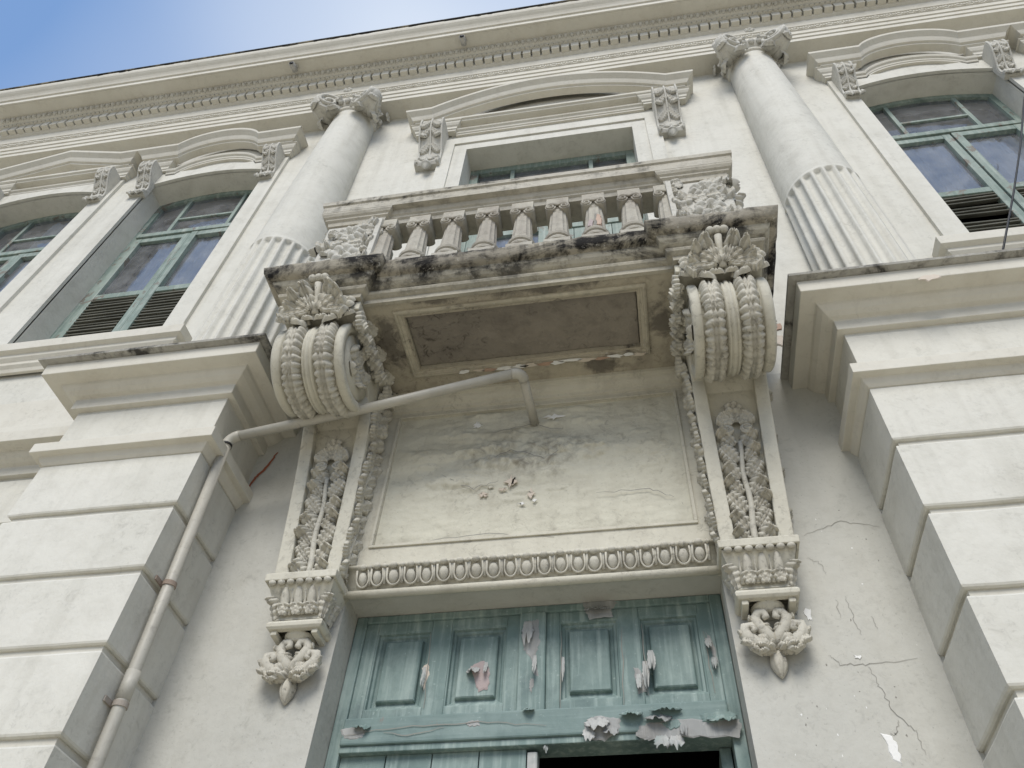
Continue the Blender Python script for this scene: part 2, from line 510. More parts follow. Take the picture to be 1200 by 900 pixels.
def rosette_mb(n=6, ring=True, seed=0):
    """disc of radius 1 in XY, height along Z"""
    def fn(a, b):
        th, r = a * 2 * math.pi, b
        pet = abs(math.cos(n * th / 2))
        rad = r * (0.72 + 0.28 * pet ** 0.6)
        h = 0.30 * math.exp(-((r - 0.62) / 0.26) ** 2) * (0.35 + 0.65 * pet ** 0.8)
        h += 0.36 * math.exp(-(r / 0.20) ** 2) - 0.10 * math.exp(-((r - 0.30) / 0.06) ** 2)
        h -= 0.1 * (r > 0.99)
        return (rad * math.cos(th), rad * math.sin(th), h)
    return MB().grid(n * 10, 12, fn)


def spiral_pts(turns=1.6, r0=1.0, r1=0.18, n=30, z=0.0, a0=0.0, cw=1):
    return [((r0 + (r1 - r0) * t) * math.cos(a0 + cw * turns * 2 * math.pi * t), (r0 + (r1 - r0) * t) * math.sin(a0 + cw * turns * 2 * math.pi * t), z) for t in [i / n for i in range(n + 1)]]


def volute_mb(r=1.0, tr=0.17, turns=1.7, z=0.12, cw=1, seg=6, back=0.25):
    m = MB()
    pts = spiral_pts(turns, r - tr, 0.12, 34, z, 0, cw)
    m.tube([(p[0] * r, p[1] * r, p[2]) for p in pts], [tr * (1 - 0.45 * i / 34) for i in range(35)], seg)
    m.lathe([(r * 0.98, -back), (r * 0.98, z * 0.5), (r * 0.9, z * 0.75), (0.02, z * 0.6)], 24)
    m.lathe([(0.16, z * 0.5), (0.16, z + 0.1), (0.1, z + 0.17), (0.01, z + 0.19)], 12)
    return m


LEAF = {}
for nm in ('carved', 'cleancarved'):
    LEAF[nm] = [leaf_mb(4, 0.40, 0.30, 0.17, 1).mesh('leaf', nm, True), leaf_mb(5, 0.34, 0.42, 0.19, 2).mesh('leaf', nm, True),
                leaf_mb(3, 0.46, 0.26, 0.20, 3).mesh('leaf', nm, True), leaf_mb(5, 0.44, 0.07, 0.17, 4).mesh('leaf', nm, True)]
ROS = {nm: [rosette_mb(6).mesh('rosette', nm, True), rosette_mb(8).mesh('rosette', nm, True), rosette_mb(5).mesh('rosette', nm, True)] for nm in ('carved', 'cleancarved')}
VOL = {nm: [volute_mb(cw=1).mesh('volute', nm, True), volute_mb(cw=-1).mesh('volute', nm, True)] for nm in ('carved', 'cleancarved', 'baluster')}


def leaf(parent, pos, ydir, zdir, L, kind=None, mat='carved', wide=1.0, deep=1.0, name='leaf'):
    k = random.randrange(3) if kind is None else kind
    return link(name, LEAF[mat][k], parent, mat=frame(pos, ydir, zdir, L * wide, L, L * deep))


def rosette(parent, pos, ydir, zdir, r, kind=0, mat='carved', deep=1.0):
    return link('rosette', ROS[mat][kind], parent, mat=frame(pos, ydir, zdir, r, r, r * deep))


def ribbon(pts, w, fn):
    """thin wandering strip through 2D points, fn maps 2D to 3D"""
    vs, fs = [], []
    for i, p in enumerate(pts):
        a = Vector(pts[max(0, i - 1)]); b = Vector(pts[min(len(pts) - 1, i + 1)])
        d = (b - a).normalized(); n = Vector((-d.y, d.x))
        ww = w * (0.45 + 0.55 * math.sin(math.pi * min(1, max(0.0, i / (len(pts) - 1)))))
        q = Vector(p)
        vs += [fn(*(q + n * ww)), fn(*(q - n * ww))]
        if i: fs.append((2 * i - 2, 2 * i, 2 * i + 1, 2 * i - 1))
    return MB().add(vs, fs)


def jag(pts, n=5, amp=0.012, seed=0):
    rnd = random.Random(seed); out = []
    for a, b in zip(pts[:-1], pts[1:]):
        for k in range(n):
            t = k / n
            out.append((a[0] + (b[0] - a[0]) * t + rnd.uniform(-amp, amp), a[1] + (b[1] - a[1]) * t + rnd.uniform(-amp, amp)))
    return out + [pts[-1]]


def blob(cx, cz, rx, rz, seed=0, n=15, rough=0.35):
    rnd = random.Random(seed)
    return [(cx + rx * (1 + rnd.uniform(-rough, rough)) * math.cos(2 * math.pi * i / n), cz + rz * (1 + rnd.uniform(-rough, rough)) * math.sin(2 * math.pi * i / n)) for i in range(n)]


def finer(path, step=0.06):
    out = []
    for a, b in zip(path[:-1], path[1:]):
        n = max(1, int((Vector(b) - Vector(a)).length / step))
        out += [(a[0] + (b[0] - a[0]) * i / n, a[1] + (b[1] - a[1]) * i / n) for i in range(n)]
    return out + [path[-1]]


def patch(name, parent, loop, y, mat, thick=0.003, label=None):
    """thin irregular scab standing proud of a wall plane y"""
    m = MB()
    k = len(loop)
    cx = sum(p[0] for p in loop) / k; cz = sum(p[1] for p in loop) / k
    inner = [(cx + (p[0] - cx) * 0.86, cz + (p[1] - cz) * 0.86) for p in loop]
    m.loft([[(p[0], y + 0.001, p[1]) for p in loop], [(p[0], y - thick, p[1]) for p in inner]], True)
    return m.build(name, mat, parent, label=label)

# ================================================================== THE SETTING
def sheet(name, x0, x1, y0, y1, z, mat):
    o = MB().add([(x0, y0, z), (x1, y0, z), (x1, y1, z), (x0, y1, z)], [(0, 1, 2, 3)]).build(name, mat)
    o['kind'] = 'structure'
    return o


sheet('ground', -400, 400, -400, 400, -0.16, 'ground')
sheet('street', -200, 200, -36.0, -26.0, -0.15, 'asphalt')
o = MB().box(-60, 60, -26.0, -0.02, -0.30, -0.006).build('bounce_pavement', 'bounce_pavement', None, bevel=0.02); o['kind'] = 'structure'  # out of view; made pale and deep to bounce light onto the soffits

# ================================================================== THE BUILDING
B = empty('building')
thing(B, 'old cream stucco building with columns, carved balcony and green wooden door', 'building')
UX = 0.03                       # the upper storey's centre line
WX = [-5.21, -3.41, 3.44, 5.24]   # window axes
PX = 2.03                       # pier and column axes
DOOR_W, DOOR_H = 0.85, 3.79
WHW, WZ0, WZS, WRISE = 0.625, 6.16, 8.98, 0.14
X0, X1 = -9.0, 8.0


def zarch(t):
    return WZS + WRISE * (1 - (t / WHW) ** 2)


def arch_loop(xc, hw=WHW, z0=WZ0, up=0.0, n=14):
    s = hw / WHW
    l = [(xc - hw, z0), (xc + hw, z0)]
    for i in range(n + 1):
        t = 1 - 2 * i / n
        l.append((xc + hw * t, WZS + up + WRISE * (1 - t * t)))
    return l


# --- wall with openings
wall = empty('wall', B)
holes = [arch_loop(x) for x in WX]
holes.append([(UX - 0.78, 5.36), (UX + 0.78, 5.36), (UX + 0.78, 8.82), (UX - 0.78, 8.82)])
holes.append([(-DOOR_W, 0.0), (DOOR_W, 0.0), (DOOR_W, DOOR_H), (-DOOR_W, DOOR_H)])
m = MB().poly_holes([[(X0, -0.02), (X1, -0.02), (X1, 10.3), (X0, 10.3)]] + [h if h[0][1] > 0.5 else [(a, b - 0.0 if b > 0 else -0.005) for a, b in h] for h in holes], lambda a, b: (a, 0.0, b))
m.build('wall_face', 'paint', wall)
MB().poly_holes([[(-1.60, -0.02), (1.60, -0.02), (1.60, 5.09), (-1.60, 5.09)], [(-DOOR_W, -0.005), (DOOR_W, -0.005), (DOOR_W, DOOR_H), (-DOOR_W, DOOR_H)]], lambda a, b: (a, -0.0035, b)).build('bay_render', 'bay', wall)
for h in holes:
    k = len(h); r = MB()
    r.loft([[(a, 0.0, b) for a, b in h], [(a, 0.34, b) for a, b in h]], False)
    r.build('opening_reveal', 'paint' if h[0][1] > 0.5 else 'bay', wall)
# enclosed rooms behind: back, ends, ceilings, floors
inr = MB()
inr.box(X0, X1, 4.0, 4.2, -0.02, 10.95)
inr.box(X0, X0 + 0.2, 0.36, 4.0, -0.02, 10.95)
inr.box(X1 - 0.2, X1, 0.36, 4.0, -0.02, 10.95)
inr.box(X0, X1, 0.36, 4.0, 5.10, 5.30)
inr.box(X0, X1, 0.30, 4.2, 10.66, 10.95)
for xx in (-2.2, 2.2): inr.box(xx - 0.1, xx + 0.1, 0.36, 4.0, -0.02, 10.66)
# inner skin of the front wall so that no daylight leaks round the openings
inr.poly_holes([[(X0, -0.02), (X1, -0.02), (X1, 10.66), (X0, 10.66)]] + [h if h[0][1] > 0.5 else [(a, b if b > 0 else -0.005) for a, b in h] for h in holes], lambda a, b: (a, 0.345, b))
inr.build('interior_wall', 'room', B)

# --- rusticated piers
pier = empty('pier', B, (-PX, 0, 0), label='rusticated pier beside the drain pipe')
HW, PD = 0.435, 0.4414
PLAN = [(-HW, 0.0), (-HW, -PD), (HW, -PD), (HW, 0.0)]
MB().sweep([(-0.022, 0.55), (-0.022, 4.60)], PLAN, cap_ends=False).build('groove_bed', 'trim', pier)
zt = 4.402
zb = zt - 0.3365
while zb > 0.62:
    pr = [(-0.05, zb + 0.004), (-0.012, zb), (-0.004, zb + 0.004), (0.0, zb + 0.012), (0.0, zt - 0.012), (-0.004, zt - 0.004), (-0.012, zt), (-0.05, zt - 0.004)]
    bm_ = MB().sweep(pr, finer(PLAN, 0.045))
    bm_.v = [(p[0] + 0.0022 * mnoise.noise(Vector(p) * 7), p[1] + 0.0026 * mnoise.noise(Vector(p) * 6 + Vector((3, 0, 0))), p[2] + 0.0035 * mnoise.noise(Vector(p) * 5 + Vector((0, 7, 0)))) for p in bm_.v]
    bm_.build('block', 'paint', pier)
    zt = zb - 0.0305
    zb = zt - 0.340
MB().sweep([(0, 0.0), (0.06, 0.0), (0.06, 0.5), (0.03, 0.56), (-0.03, 0.6)], PLAN).build('plinth', 'paint', pier, bevel=0.006)
MB().sweep([(-0.03, 4.395), (0.0, 4.405), (0.012, 4.418), (0.022, 4.437), (0.026, 4.448), (0.062, 4.448), (0.062, 4.512), (0.0, 4.535), (-0.03, 4.54)], PLAN).build('neck_band', 'trim', pier, bevel=0.003)
MB().sweep([(-0.03, 4.54), (0.0, 4.537), (0.0, 4.815), (-0.03, 4.815)], PLAN).build('frieze', 'paint', pier, bevel=0.003)
MB().sweep([(-0.03, 4.812), (0.034, 4.812), (0.034, 4.880), (0.036, 4.884), (0.060, 4.890), (0.085, 4.905), (0.105, 4.928), (0.112, 4.945), (0.188, 4.945), (0.192, 5.028), (-0.2, 5.028)], PLAN).build('cap_moulding', 'trim', pier, bevel=0.004)
MB().sweep([(-0.2, 5.0285), (0.20, 5.0285), (0.228, 5.033), (0.231, 5.047), (0.15, 5.062), (-0.2, 5.07)], PLAN).add(
    [(-HW, 0, 5.068), (HW, 0, 5.068), (HW, -PD, 5.068), (-HW, -PD, 5.068)], [(0, 1, 2, 3)]).build('cap_weathering', 'cap_edge', pier)
p2 = copy_tree(pier, B); p2.location.x = PX; p2['label'] = 'rusticated pier beside the cracked plaster wall'

# --- string course of the side bays
sc = empty('string_course', B)
for xa, xb in ((X0, -PX - HW), (PX + HW, X1)):
    pa = [(xa, 0), (xb, 0)]
    MB().sweep([(0, 4.812), (0.034, 4.812), (0.034, 4.880), (0.060, 4.890), (0.085, 4.905), (0.105, 4.928), (0.112, 4.945), (0.188, 4.945), (0.192, 5.03), (0.10, 5.06), (0.06, 5.065), (0.06, 5.24), (0.03, 5.27), (0.03, 5.53), (0.0, 5.56)], pa).build('moulding', 'trim', sc, bevel=0.003)
    for zz in (4.435, 4.065, 3.695):
        MB().sweep([(0, zz), (0.02, zz + 0.006), (0.02, zz + 0.338), (0, zz + 0.345)], pa).build('block', 'paint', sc)

# --- entablature
ent = empty('entablature', B)
EP = [(X0, 0), (X1, 0)]
MB().sweep([(0, 9.945), (0.20, 9.940), (0.20, 10.010), (0.212, 10.014), (0.212, 10.085), (0.224, 10.089), (0.224, 10.165), (0.236, 10.172), (0.236, 10.228), (0.250, 10.236), (0.250, 10.258), (0.243, 10.262), (0.243, 10.415), (0.252, 10.420), (0.268, 10.432), (0.276, 10.448), (0.276, 10.56), (0.0, 10.56)], EP).build('architrave_and_frieze', 'trim', ent, bevel=0.002)
MB().sweep([(0.20, 10.548), (0.338, 10.548), (0.338, 10.575), (0.352, 10.58), (0.372, 10.59), (0.39, 10.605), (0.402, 10.628), (0.408, 10.648), (0.20, 10.648)], EP).build('bed_moulding', 'trim', ent)
MB().sweep([(0.15, 10.650), (0.54, 10.650), (0.548, 10.642), (0.562, 10.642), (0.562, 10.715), (0.570, 10.722), (0.578, 10.722), (0.590, 10.752), (0.604, 10.776), (0.622, 10.797), (0.640, 10.822), (0.648, 10.848), (0.648, 10.905), (0.15, 10.93)], EP).build('corona', 'trim', ent, bevel=0.002)
MB().sweep([(0.40, 10.900), (0.660, 10.903), (0.662, 10.922), (0.40, 10.95)], EP).build('drip_edge', 'cornice_top', ent)
# dentils, one by one
dm = MB().box(-0.042, 0.042, -0.326, -0.270, 10.445, 10.545).mesh('dentil', 'trim')
k = 0
x = -6.35
while x < 4.6:
    link('dentil', dm, ent, bevel=0.003, loc=(x + random.uniform(-0.002, 0.002), random.uniform(-0.003, 0.003), 0)); x += 0.1045
# fine egg course, bead course and carved fascia (too small to pick apart one by one)
eg = MB(); x = -6.4
while x < 4.7:
    i0 = len(eg.v)
    eg.grid(6, 5, lambda a, b: (x + 0.026 * math.sin(math.pi * a) ** 0.6 * math.cos(math.pi * b) * 1.0, -0.372 - 0.03 * a - 0.022 * math.sin(math.pi * b) * math.sin(math.pi * a) ** 0.5, 10.586 + 0.058 * a - 0.012 * math.sin(math.pi * b) * math.sin(math.pi * a)))
    eg.box(x + 0.030, x + 0.037, -0.408, -0.36, 10.59, 10.64)
    x += 0.0665
o = eg.build('egg_course', 'cleancarved', ent); o['kind'] = 'stuff'
eg = MB(); x = -6.4
while x < 4.7:
    eg.box(x - 0.020, x + 0.020, -0.352, -0.338, 10.554, 10.572); x += 0.0523
o = eg.build('bead_course', 'trim', ent); o['kind'] = 'stuff'
eg = MB(); x = -6.9; k = 0
while x < 5.2:
    eg.lathe([(0.001, -0.012), (0.018, -0.006), (0.022, 0.004), (0.012, 0.014)], 6, 'y', (x, -0.238, 10.2 + 0.008 * (1 if k % 2 else -1)))
    eg.box(x + 0.022, x + 0.034, -0.243, -0.236, 10.178, 10.222)
    x += 0.056; k += 1
o = eg.build('carved_fascia', 'trim', ent); o['kind'] = 'stuff'
# drips of mould down the crown and a few chips
for i in range(26):
    xx = random.uniform(-6, 0.6)
    patch('mould_stain', ent, blob(xx, 10.890, random.uniform(0.02, 0.09), random.uniform(0.006, 0.018), i, 11, 0.5), -0.649, 'cornice_top', 0.002)

# --- roof
rf = MB().box(X0, X1, -0.45, 4.2, 10.955, 11.0)
rf.build('roof', 'cornice_top', B)

# --- columns
def column():
    c = empty('column', B, (-PX, -0.05, 0))
    # base
    MB().box(-0.36, 0.36, -0.36, 0.045, 5.072, 5.16).build('plinth', 'paint', c, bevel=0.006)
    MB().lathe([(0.35, 5.16), (0.37, 5.19), (0.36, 5.23), (0.315, 5.245), (0.305, 5.275), (0.325, 5.285), (0.335, 5.305), (0.32, 5.325), (0.29, 5.34), (0.283, 5.36)], 48).build('base', 'paint', c, True)
    NF = 22; ZT = 6.90; Z0 = 5.36
    def rad(z):
        t = (z - 5.36) / (9.72 - 5.36)
        return 0.283 - 0.068 * t ** 1.5
    zs = [Z0, Z0 + 0.02, 5.6, 5.9, 6.2, 6.5, 6.7] + [ZT - 0.14 + 0.014 * i for i in range(11)] + [ZT + 0.03]
    SEG = NF * 10
    def pt(z, j):
        a = 2 * math.pi * j / SEG
        r = rad(z)
        ph = (j / 10.0) % 1.0 - 0.5                 # -0.5 .. 0.5 over one flute
        hw = 0.40; pitch = 2 * math.pi * r / NF
        t = abs(ph) / hw
        lim = 1.0
        top = ZT - 0.045
        if z > top:
            dz = (z - top) / (hw * pitch)
            t2 = t * t + dz * dz
        else:
            t2 = t * t
        dep = 0.030 * math.sqrt(max(0.0, 1 - t2)) if t2 < 1 else 0.0
        r2 = r + 0.006 - dep
        if z > ZT + 0.01: r2 = r
        return (r2 * math.cos(a), r2 * math.sin(a), z)
    MB().loft([[pt(z, j) for j in range(SEG)] for z in zs], False).build('fluted_shaft', 'paint', c, True)
    MB().lathe([(rad(ZT + 0.02), ZT + 0.02)] + [(rad(z), z) for z in [7.2, 7.6, 8.0, 8.4, 8.8, 9.2, 9.5, 9.66]], 64, cap=False).build('shaft', 'paint', c, True)
    MB().lathe([(0.210, 9.65), (0.232, 9.662), (0.240, 9.68), (0.232, 9.698), (0.222, 9.705), (0.222, 9.72)], 48, cap=False).build('necking', 'trim', c, True)
    # echinus with eggs, abacus
    MB().lathe([(0.222, 9.715), (0.235, 9.73), (0.262, 9.77), (0.27, 9.80), (0.25, 9.83)], 40, cap=False).build('echinus', 'cleancarved', c, True)
    ab = []
    for z, s in ((9.845, 0.93), (9.875, 1.0), (9.935, 1.03)):
        ring = []
        for q in range(4):
            for i in range(8):
                t = i / 8
                a, b = q * math.pi / 2 + math.pi / 4, (q + 1) * math.pi / 2 + math.pi / 4
                p = Vector((math.cos(a), math.sin(a))).lerp(Vector((math.cos(b), math.sin(b))), 0.10 + 0.80 * t) * 0.375 * s
                p *= 1 - 0.16 * math.sin(math.pi * t)
                ring.append((p.x, p.y, z))
        ab.append(ring)
    MB().loft(ab).build('abacus', 'cleancarved', c, bevel=0.003)
    for q in range(4):
        a = math.pi / 4 + q * math.pi / 2
        d = Vector((math.cos(a), math.sin(a), 0)); t = Vector((-d.y, d.x, 0))
        if d.y > 0: dd = 0.30
        else: dd = 0.335
        ctr = d * dd + Vector((0, 0, 9.745))
        if ctr.y > 0.02: continue
        for s in (-1, 1):
            nrm = (t * s * 0.92 + d * 0.30 + Vector((0, 0, -0.12))).normalized()
            link('volute', VOL['cleancarved'][0 if s > 0 else 1], c, mat=frame(ctr + t * s * 0.055, Vector((0, 0, 1)), nrm, 0.150, 0.150, 0.20))
        MB().lathe([(0.12, -0.06), (0.138, -0.05), (0.144, 0.0), (0.138, 0.05), (0.12, 0.06)], 24).xf(frame(ctr, Vector((0, 0, 1)), t, 1.0)).build('scroll_drum', 'cleancarved', c, True)
        leaf(c, ctr + d * 0.125 + Vector((0, 0, 0.05)), Vector((0, 0, -1)) - d * 0.25, d, 0.23, 0, 'cleancarved', 0.75, 0.8)
        for s in (-1, 1):
            leaf(c, ctr - d * 0.05 + t * s * 0.07 + Vector((0, 0, -0.04)), Vector((0, 0, -1)) - d * 0.1 + t * s * 0.2, d + t * s, 0.20, 2, 'cleancarved', 0.8)
    for q in range(4):
        a = q * math.pi / 2 + math.pi
        d = Vector((math.cos(a), math.sin(a), 0)); t = Vector((-d.y, d.x, 0))
        if d.y > 0.5: continue
        for k in (-1, 0, 1):
            MB().lathe([(0.001, 0.03), (0.022, 0.018), (0.03, -0.01), (0.022, -0.045), (0.001, -0.06)], 10, c=tuple(d * 0.262 + t * k * 0.075 + Vector((0, 0, 9.79)))).build('egg', 'cleancarved', c, True)
        rosette(c, d * 0.335 + Vector((0, 0, 9.885)), Vector((0, 0, 1)), d, 0.055, 2, 'cleancarved')
        for s in (-1, 1):
            leaf(c, d * 0.27 + t * s * 0.16 + Vector((0, 0, 9.80)), t * -s + d * 0.1, d, 0.13, 2, 'cleancarved', 0.7)
    return c


c1 = column()
c1['label'] = 'engaged column with a chipped patch showing brick on its smooth shaft'
c2 = copy_tree(c1, B); c2.location.x = PX + 0.02
c2['label'] = 'engaged column over the pier beside the cracked wall, smooth shaft unbroken'
def column_chip(u, v, ru, rv, mat, seed):
    """scar hugging the round shaft of the first column"""
    rc = 0.2485
    yy = -0.30
    for _ in range(6):
        q = px(u, v, 'y', yy); dx = min(rc * 0.98, abs(q.x + PX)); yy = -0.05 - math.sqrt(rc * rc - dx * dx)
    loop = blob(q.x + PX, q.z, ru, rv, seed, 13, 0.45)
    def on(p, k): 
        r_ = rc + k
        return (p[0], -math.sqrt(max(0.0, r_ * r_ - min(abs(p[0]), r_) ** 2)), p[1])
    cxm, czm = q.x + PX, q.z
    MB().loft([[on(p, -0.004) for p in loop], [on((cxm + (p[0] - cxm) * 0.9, czm + (p[1] - czm) * 0.9), 0.003) for p in loop]]).build('plaster_chip', mat, c1)


column_chip(364, 224, 0.018, 0.055, 'brick', 4)
column_chip(362, 231, 0.030, 0.022, 'chip', 5)
column_chip(366, 232, 0.018, 0.016, 'chip', 6)

# ================================================================== hoods and brackets
def hood_fn(kind, xl, xr):
    xc = (xl + xr) / 2; hw = (xr - xl) / 2
    if kind == 'wave':          # flat, segmental arch, flat
        aw = 0.44
        def f(x):
            t = abs(x - xc)
            return 0.0 if t > aw else 0.36 * (math.sqrt(1 - (t / aw) ** 2 * 0.86) - math.sqrt(0.14))
        xs = [xl] + [xc + aw * (i / 16) for i in range(-16, 17)] + [xr]
    elif kind == 'gable':
        def f(x):
            t = abs(x - xc); return max(0.0, 0.27 * (1 - t / (hw - 0.09)))
        xs = [xl, xl + 0.09, xc, xr - 0.09, xr]
    else:                       # wide segmental pediment
        def f(x):
            t = abs(x - xc) / (hw - 0.16)
            return 0.0 if t > 1 else 0.43 * (1 - t * t)
        xs = [xl] + [xc + (hw - 0.16) * (i / 20) for i in range(-20, 21)] + [xr]
    return f, xs


CROWN = [(-0.06, 0.0), (0.012, 0.0), (0.014, 0.022), (0.034, 0.026), (0.046, 0.05), (0.056, 0.078), (0.080, 0.10), (0.100, 0.118), (0.104, 0.150), (-0.06, 0.162)]
LOWER = [(-0.05, -0.14), (0.0, -0.14), (0.002, -0.115), (0.012, -0.108), (0.016, -0.075), (0.03, -0.062), (0.045, -0.035), (0.05, -0.010), (0.06, -0.006), (0.06, 0.006), (-0.05, 0.006)]


def hood(kind, xc, xl, xr, zc, bd=0.11, bw=0.30, arch_low=True):
    """xl..xr extent of the block (without the crown's overhang); zc underside of the crown"""
    h = empty('window_hood', B, (xc, 0, 0))
    f, xs = hood_fn(kind, xl, xr)
    front = [(x, -bd) for x in xs]
    MB().sweep([(d, z + zc) for d, z in CROWN], [(xl, 0.0)] + front + [(xr, 0.0)], f).build('crown', 'trim', h, bevel=0.002)
    # blocks over the brackets
    for s in (-1, 1):
        e = xl if s < 0 else xr
        a, b = (e, e + bw) if s < 0 else (e - bw, e)
        MB().sweep([(d, z + zc) for d, z in LOWER], [(a, 0.0), (a, -bd + 0.055), (b, -bd + 0.055), (b, 0.0)]).build('bracket_block', 'trim', h, bevel=0.002)
    # recessed field and lower architrave between the blocks
    inner = [x for x in xs if xl + bw < x < xr - bw]
    path = [(xl + bw - 0.004, 0)] + [(x, 0) for x in inner] + [(xr - bw + 0.004, 0)]
    g = f if arch_low else None
    if kind == 'wave':
        MB().sweep([(-0.0, -0.21 + zc), (0.028, -0.21 + zc), (0.028, -0.19 + zc), (0.036, -0.185 + zc), (0.04, -0.16 + zc), (0.056, -0.15 + zc), (0.064, -0.13 + zc), (0.064, -0.12 + zc), (0.03, -0.118 + zc), (0.03, 0.004 + zc), (0, 0.004 + zc)], path, g).build('architrave', 'trim', h, bevel=0.002)
    else:
        # horizontal cornice under the raking or curved one, field above and below it
        MB().sweep([(0, -0.17 + zc), (0.022, -0.17 + zc), (0.022, -0.15 + zc), (0.032, -0.145 + zc), (0.038, -0.12 + zc), (0.055, -0.11 + zc), (0.062, -0.095 + zc), (0.03, -0.09 + zc), (0.03, -0.02 + zc), (0.0, -0.02 + zc)], [path[0], path[-1]]).build('architrave', 'trim', h, bevel=0.002)
        MB().sweep([(0, -0.022 + zc), (0.10, -0.022 + zc), (0.104, -0.004 + zc), (0.122, 0.004 + zc), (0.126, 0.03 + zc), (0.06, 0.04 + zc), (0.0, 0.045 + zc)], [(xl + bw * 0.2, 0), (xr - bw * 0.2, 0)]).build('cornice', 'trim', h, bevel=0.002)
        n = 24
        pts = [(xl + 0.1 + (xr - xl - 0.2) * i / n) for i in range(n + 1)]
        tm = MB()
        lo = [(x, -0.010, zc + 0.02) for x in pts]; hi = [(x, -0.010, zc + 0.03 + f(x)) for x in pts]
        tm.add(lo + hi, [(i, i + 1, i + 2 + n, i + 1 + n) for i in range(n)])
        tm.build('tympanum', 'trim', h)
    return h


def bracket(parent, x, ztop, h, w, d, drop=False, mat='cleancarved'):
    """S-shaped scroll bracket, face leaves and a hanging leaf or cone; x is its centre in the parent's frame"""
    n = 22; prof = []
    for i in range(n + 1):
        t = i / n
        y = -d * (0.30 + 0.70 * (0.5 + 0.5 * math.cos(math.pi * min(1, t * 1.25))) ) - d * 0.10 * math.sin(math.pi * t * 2.0)
        if t > 0.86: y -= d * 0.16 * math.sin((t - 0.86) / 0.14 * math.pi)
        prof.append((y, ztop - h * t))
    def body(x0, x1, off):
        ring = [(y - off, z) for y, z in prof]
        a = [(x0, 0.0, ztop)] + [(x0, y, z) for y, z in ring] + [(x0, 0.0, ztop - h)]
        b = [(x1, 0.0, ztop)] + [(x1, y, z) for y, z in ring] + [(x1, 0.0, ztop - h)]
        return MB().loft([a, b])
    body(x - w / 2, x + w / 2, 0.0).build('bracket', mat, parent, bevel=0.003)
    rm = MB()
    for xx in (x - w / 2 + 0.012, x, x + w / 2 - 0.012):
        rm.tube([(xx, y - 0.006, z) for y, z in prof], 0.011, 6)
    rm.build('bracket_rib', mat, parent, True)
    nl = 5 if not drop else 4
    for s in (-1, 1):
        for i in range(nl):
            t = 0.10 + 0.80 * i / nl
            k = int(t * n); y, z = prof[k]; y2, z2 = prof[min(n, k + 2)]
            dr = Vector((0, y2 - y, z2 - z)).normalized()
            nr = Vector((0, dr.z, -dr.y)); nr = nr if nr.y < 0 else -nr
            leaf(parent, (x + s * w * 0.07, y - 0.004, z), dr + Vector((s * 0.62, 0, 0)), nr, h * (0.21 if not drop else 0.21), (3, 0)[i % 2], mat, 0.72, 0.85)
    yb = prof[-1][0]
    if drop:
        for s in (-1, 1):
            leaf(parent, (x, yb - 0.0, ztop - h * 0.86), Vector((s * 0.9, 0, -0.45)), Vector((0, -1, -0.2)), h * 0.21, 0, mat, 0.8, 0.8)
            leaf(parent, (x, yb - 0.02, ztop - h * 0.80), Vector((s * 0.4, 0, -0.9)), Vector((0, -1, -0.2)), h * 0.16, 3, mat, 0.9, 0.8)
        i0 = MB().lathe([(0.001, -0.085), (0.012, -0.07), (0.03, -0.035), (0.038, -0.015), (0.046, -0.01), (0.046, 0.002), (0.036, 0.008), (0.040, 0.02), (0.03, 0.04)], 16, c=(x, yb - 0.012, ztop - h * 1.03))
        i0.build('drop', mat, parent, True)
    else:
        for k, s in ((0, -1), (1, 0), (2, 1)):
            leaf(parent, (x + s * 0.02, yb + 0.01, ztop - h * 0.90), Vector((s * 0.55, -0.35, -0.9)), Vector((s * 0.2, -0.8, -0.4)), h * 0.24, 0, mat, 0.75, 0.8)


# side windows: wave hoods on the two next to the columns, gabled on the outer ones
ZC = 9.385
hA = hood('wave', WX[1], -0.80, 0.80, ZC, 0.11, 0.26)
for s in (-1, 1): bracket(hA, s * 0.665, ZC - 0.135, 0.50, 0.16, 0.165)
hA['label'] = 'arched window hood beside the column with the chipped shaft'
hB = copy_tree(hA, B); hB.location.x = WX[2]; hB['label'] = 'arched window hood above the window with the broken louvers'
hC = hood('gable', WX[0], -0.80, 0.80, ZC, 0.11, 0.26)
for s in (-1, 1): bracket(hC, s * 0.665, ZC - 0.135, 0.50, 0.16, 0.165)
hC['label'] = 'gabled window hood with triangular pediment'
hD = copy_tree(hC, B); hD.location.x = WX[3]
# balcony door hood: wide segmental pediment on leafy brackets with cone drops
hE = hood('segment', UX, -1.32, 1.32, 9.36, 0.115, 0.40)
hE.name = 'door_hood'; hE['label'] = 'wide segmental pediment above the balcony door'
for s in (-1, 1): bracket(hE, s * 1.115, 9.36 - 0.135, 0.74, 0.235, 0.19, True)

# ================================================================== upper windows
def slat_box(w, d, t):
    return MB().add([(-w, -d, -t), (w, -d, -t), (w, d, -t), (-w, d, -t), (-w, -d, t), (w, -d, t), (w, d, t), (-w, d, t)],
                    [(0, 3, 2, 1), (4, 5, 6, 7), (0, 1, 5, 4), (1, 2, 6, 5), (2, 3, 7, 6), (3, 0, 4, 7)])


SLAT = slat_box(0.213, 0.030, 0.0045).mesh('louver_slat', 'louver')
FY = 0.20                     # outer face of the window joinery


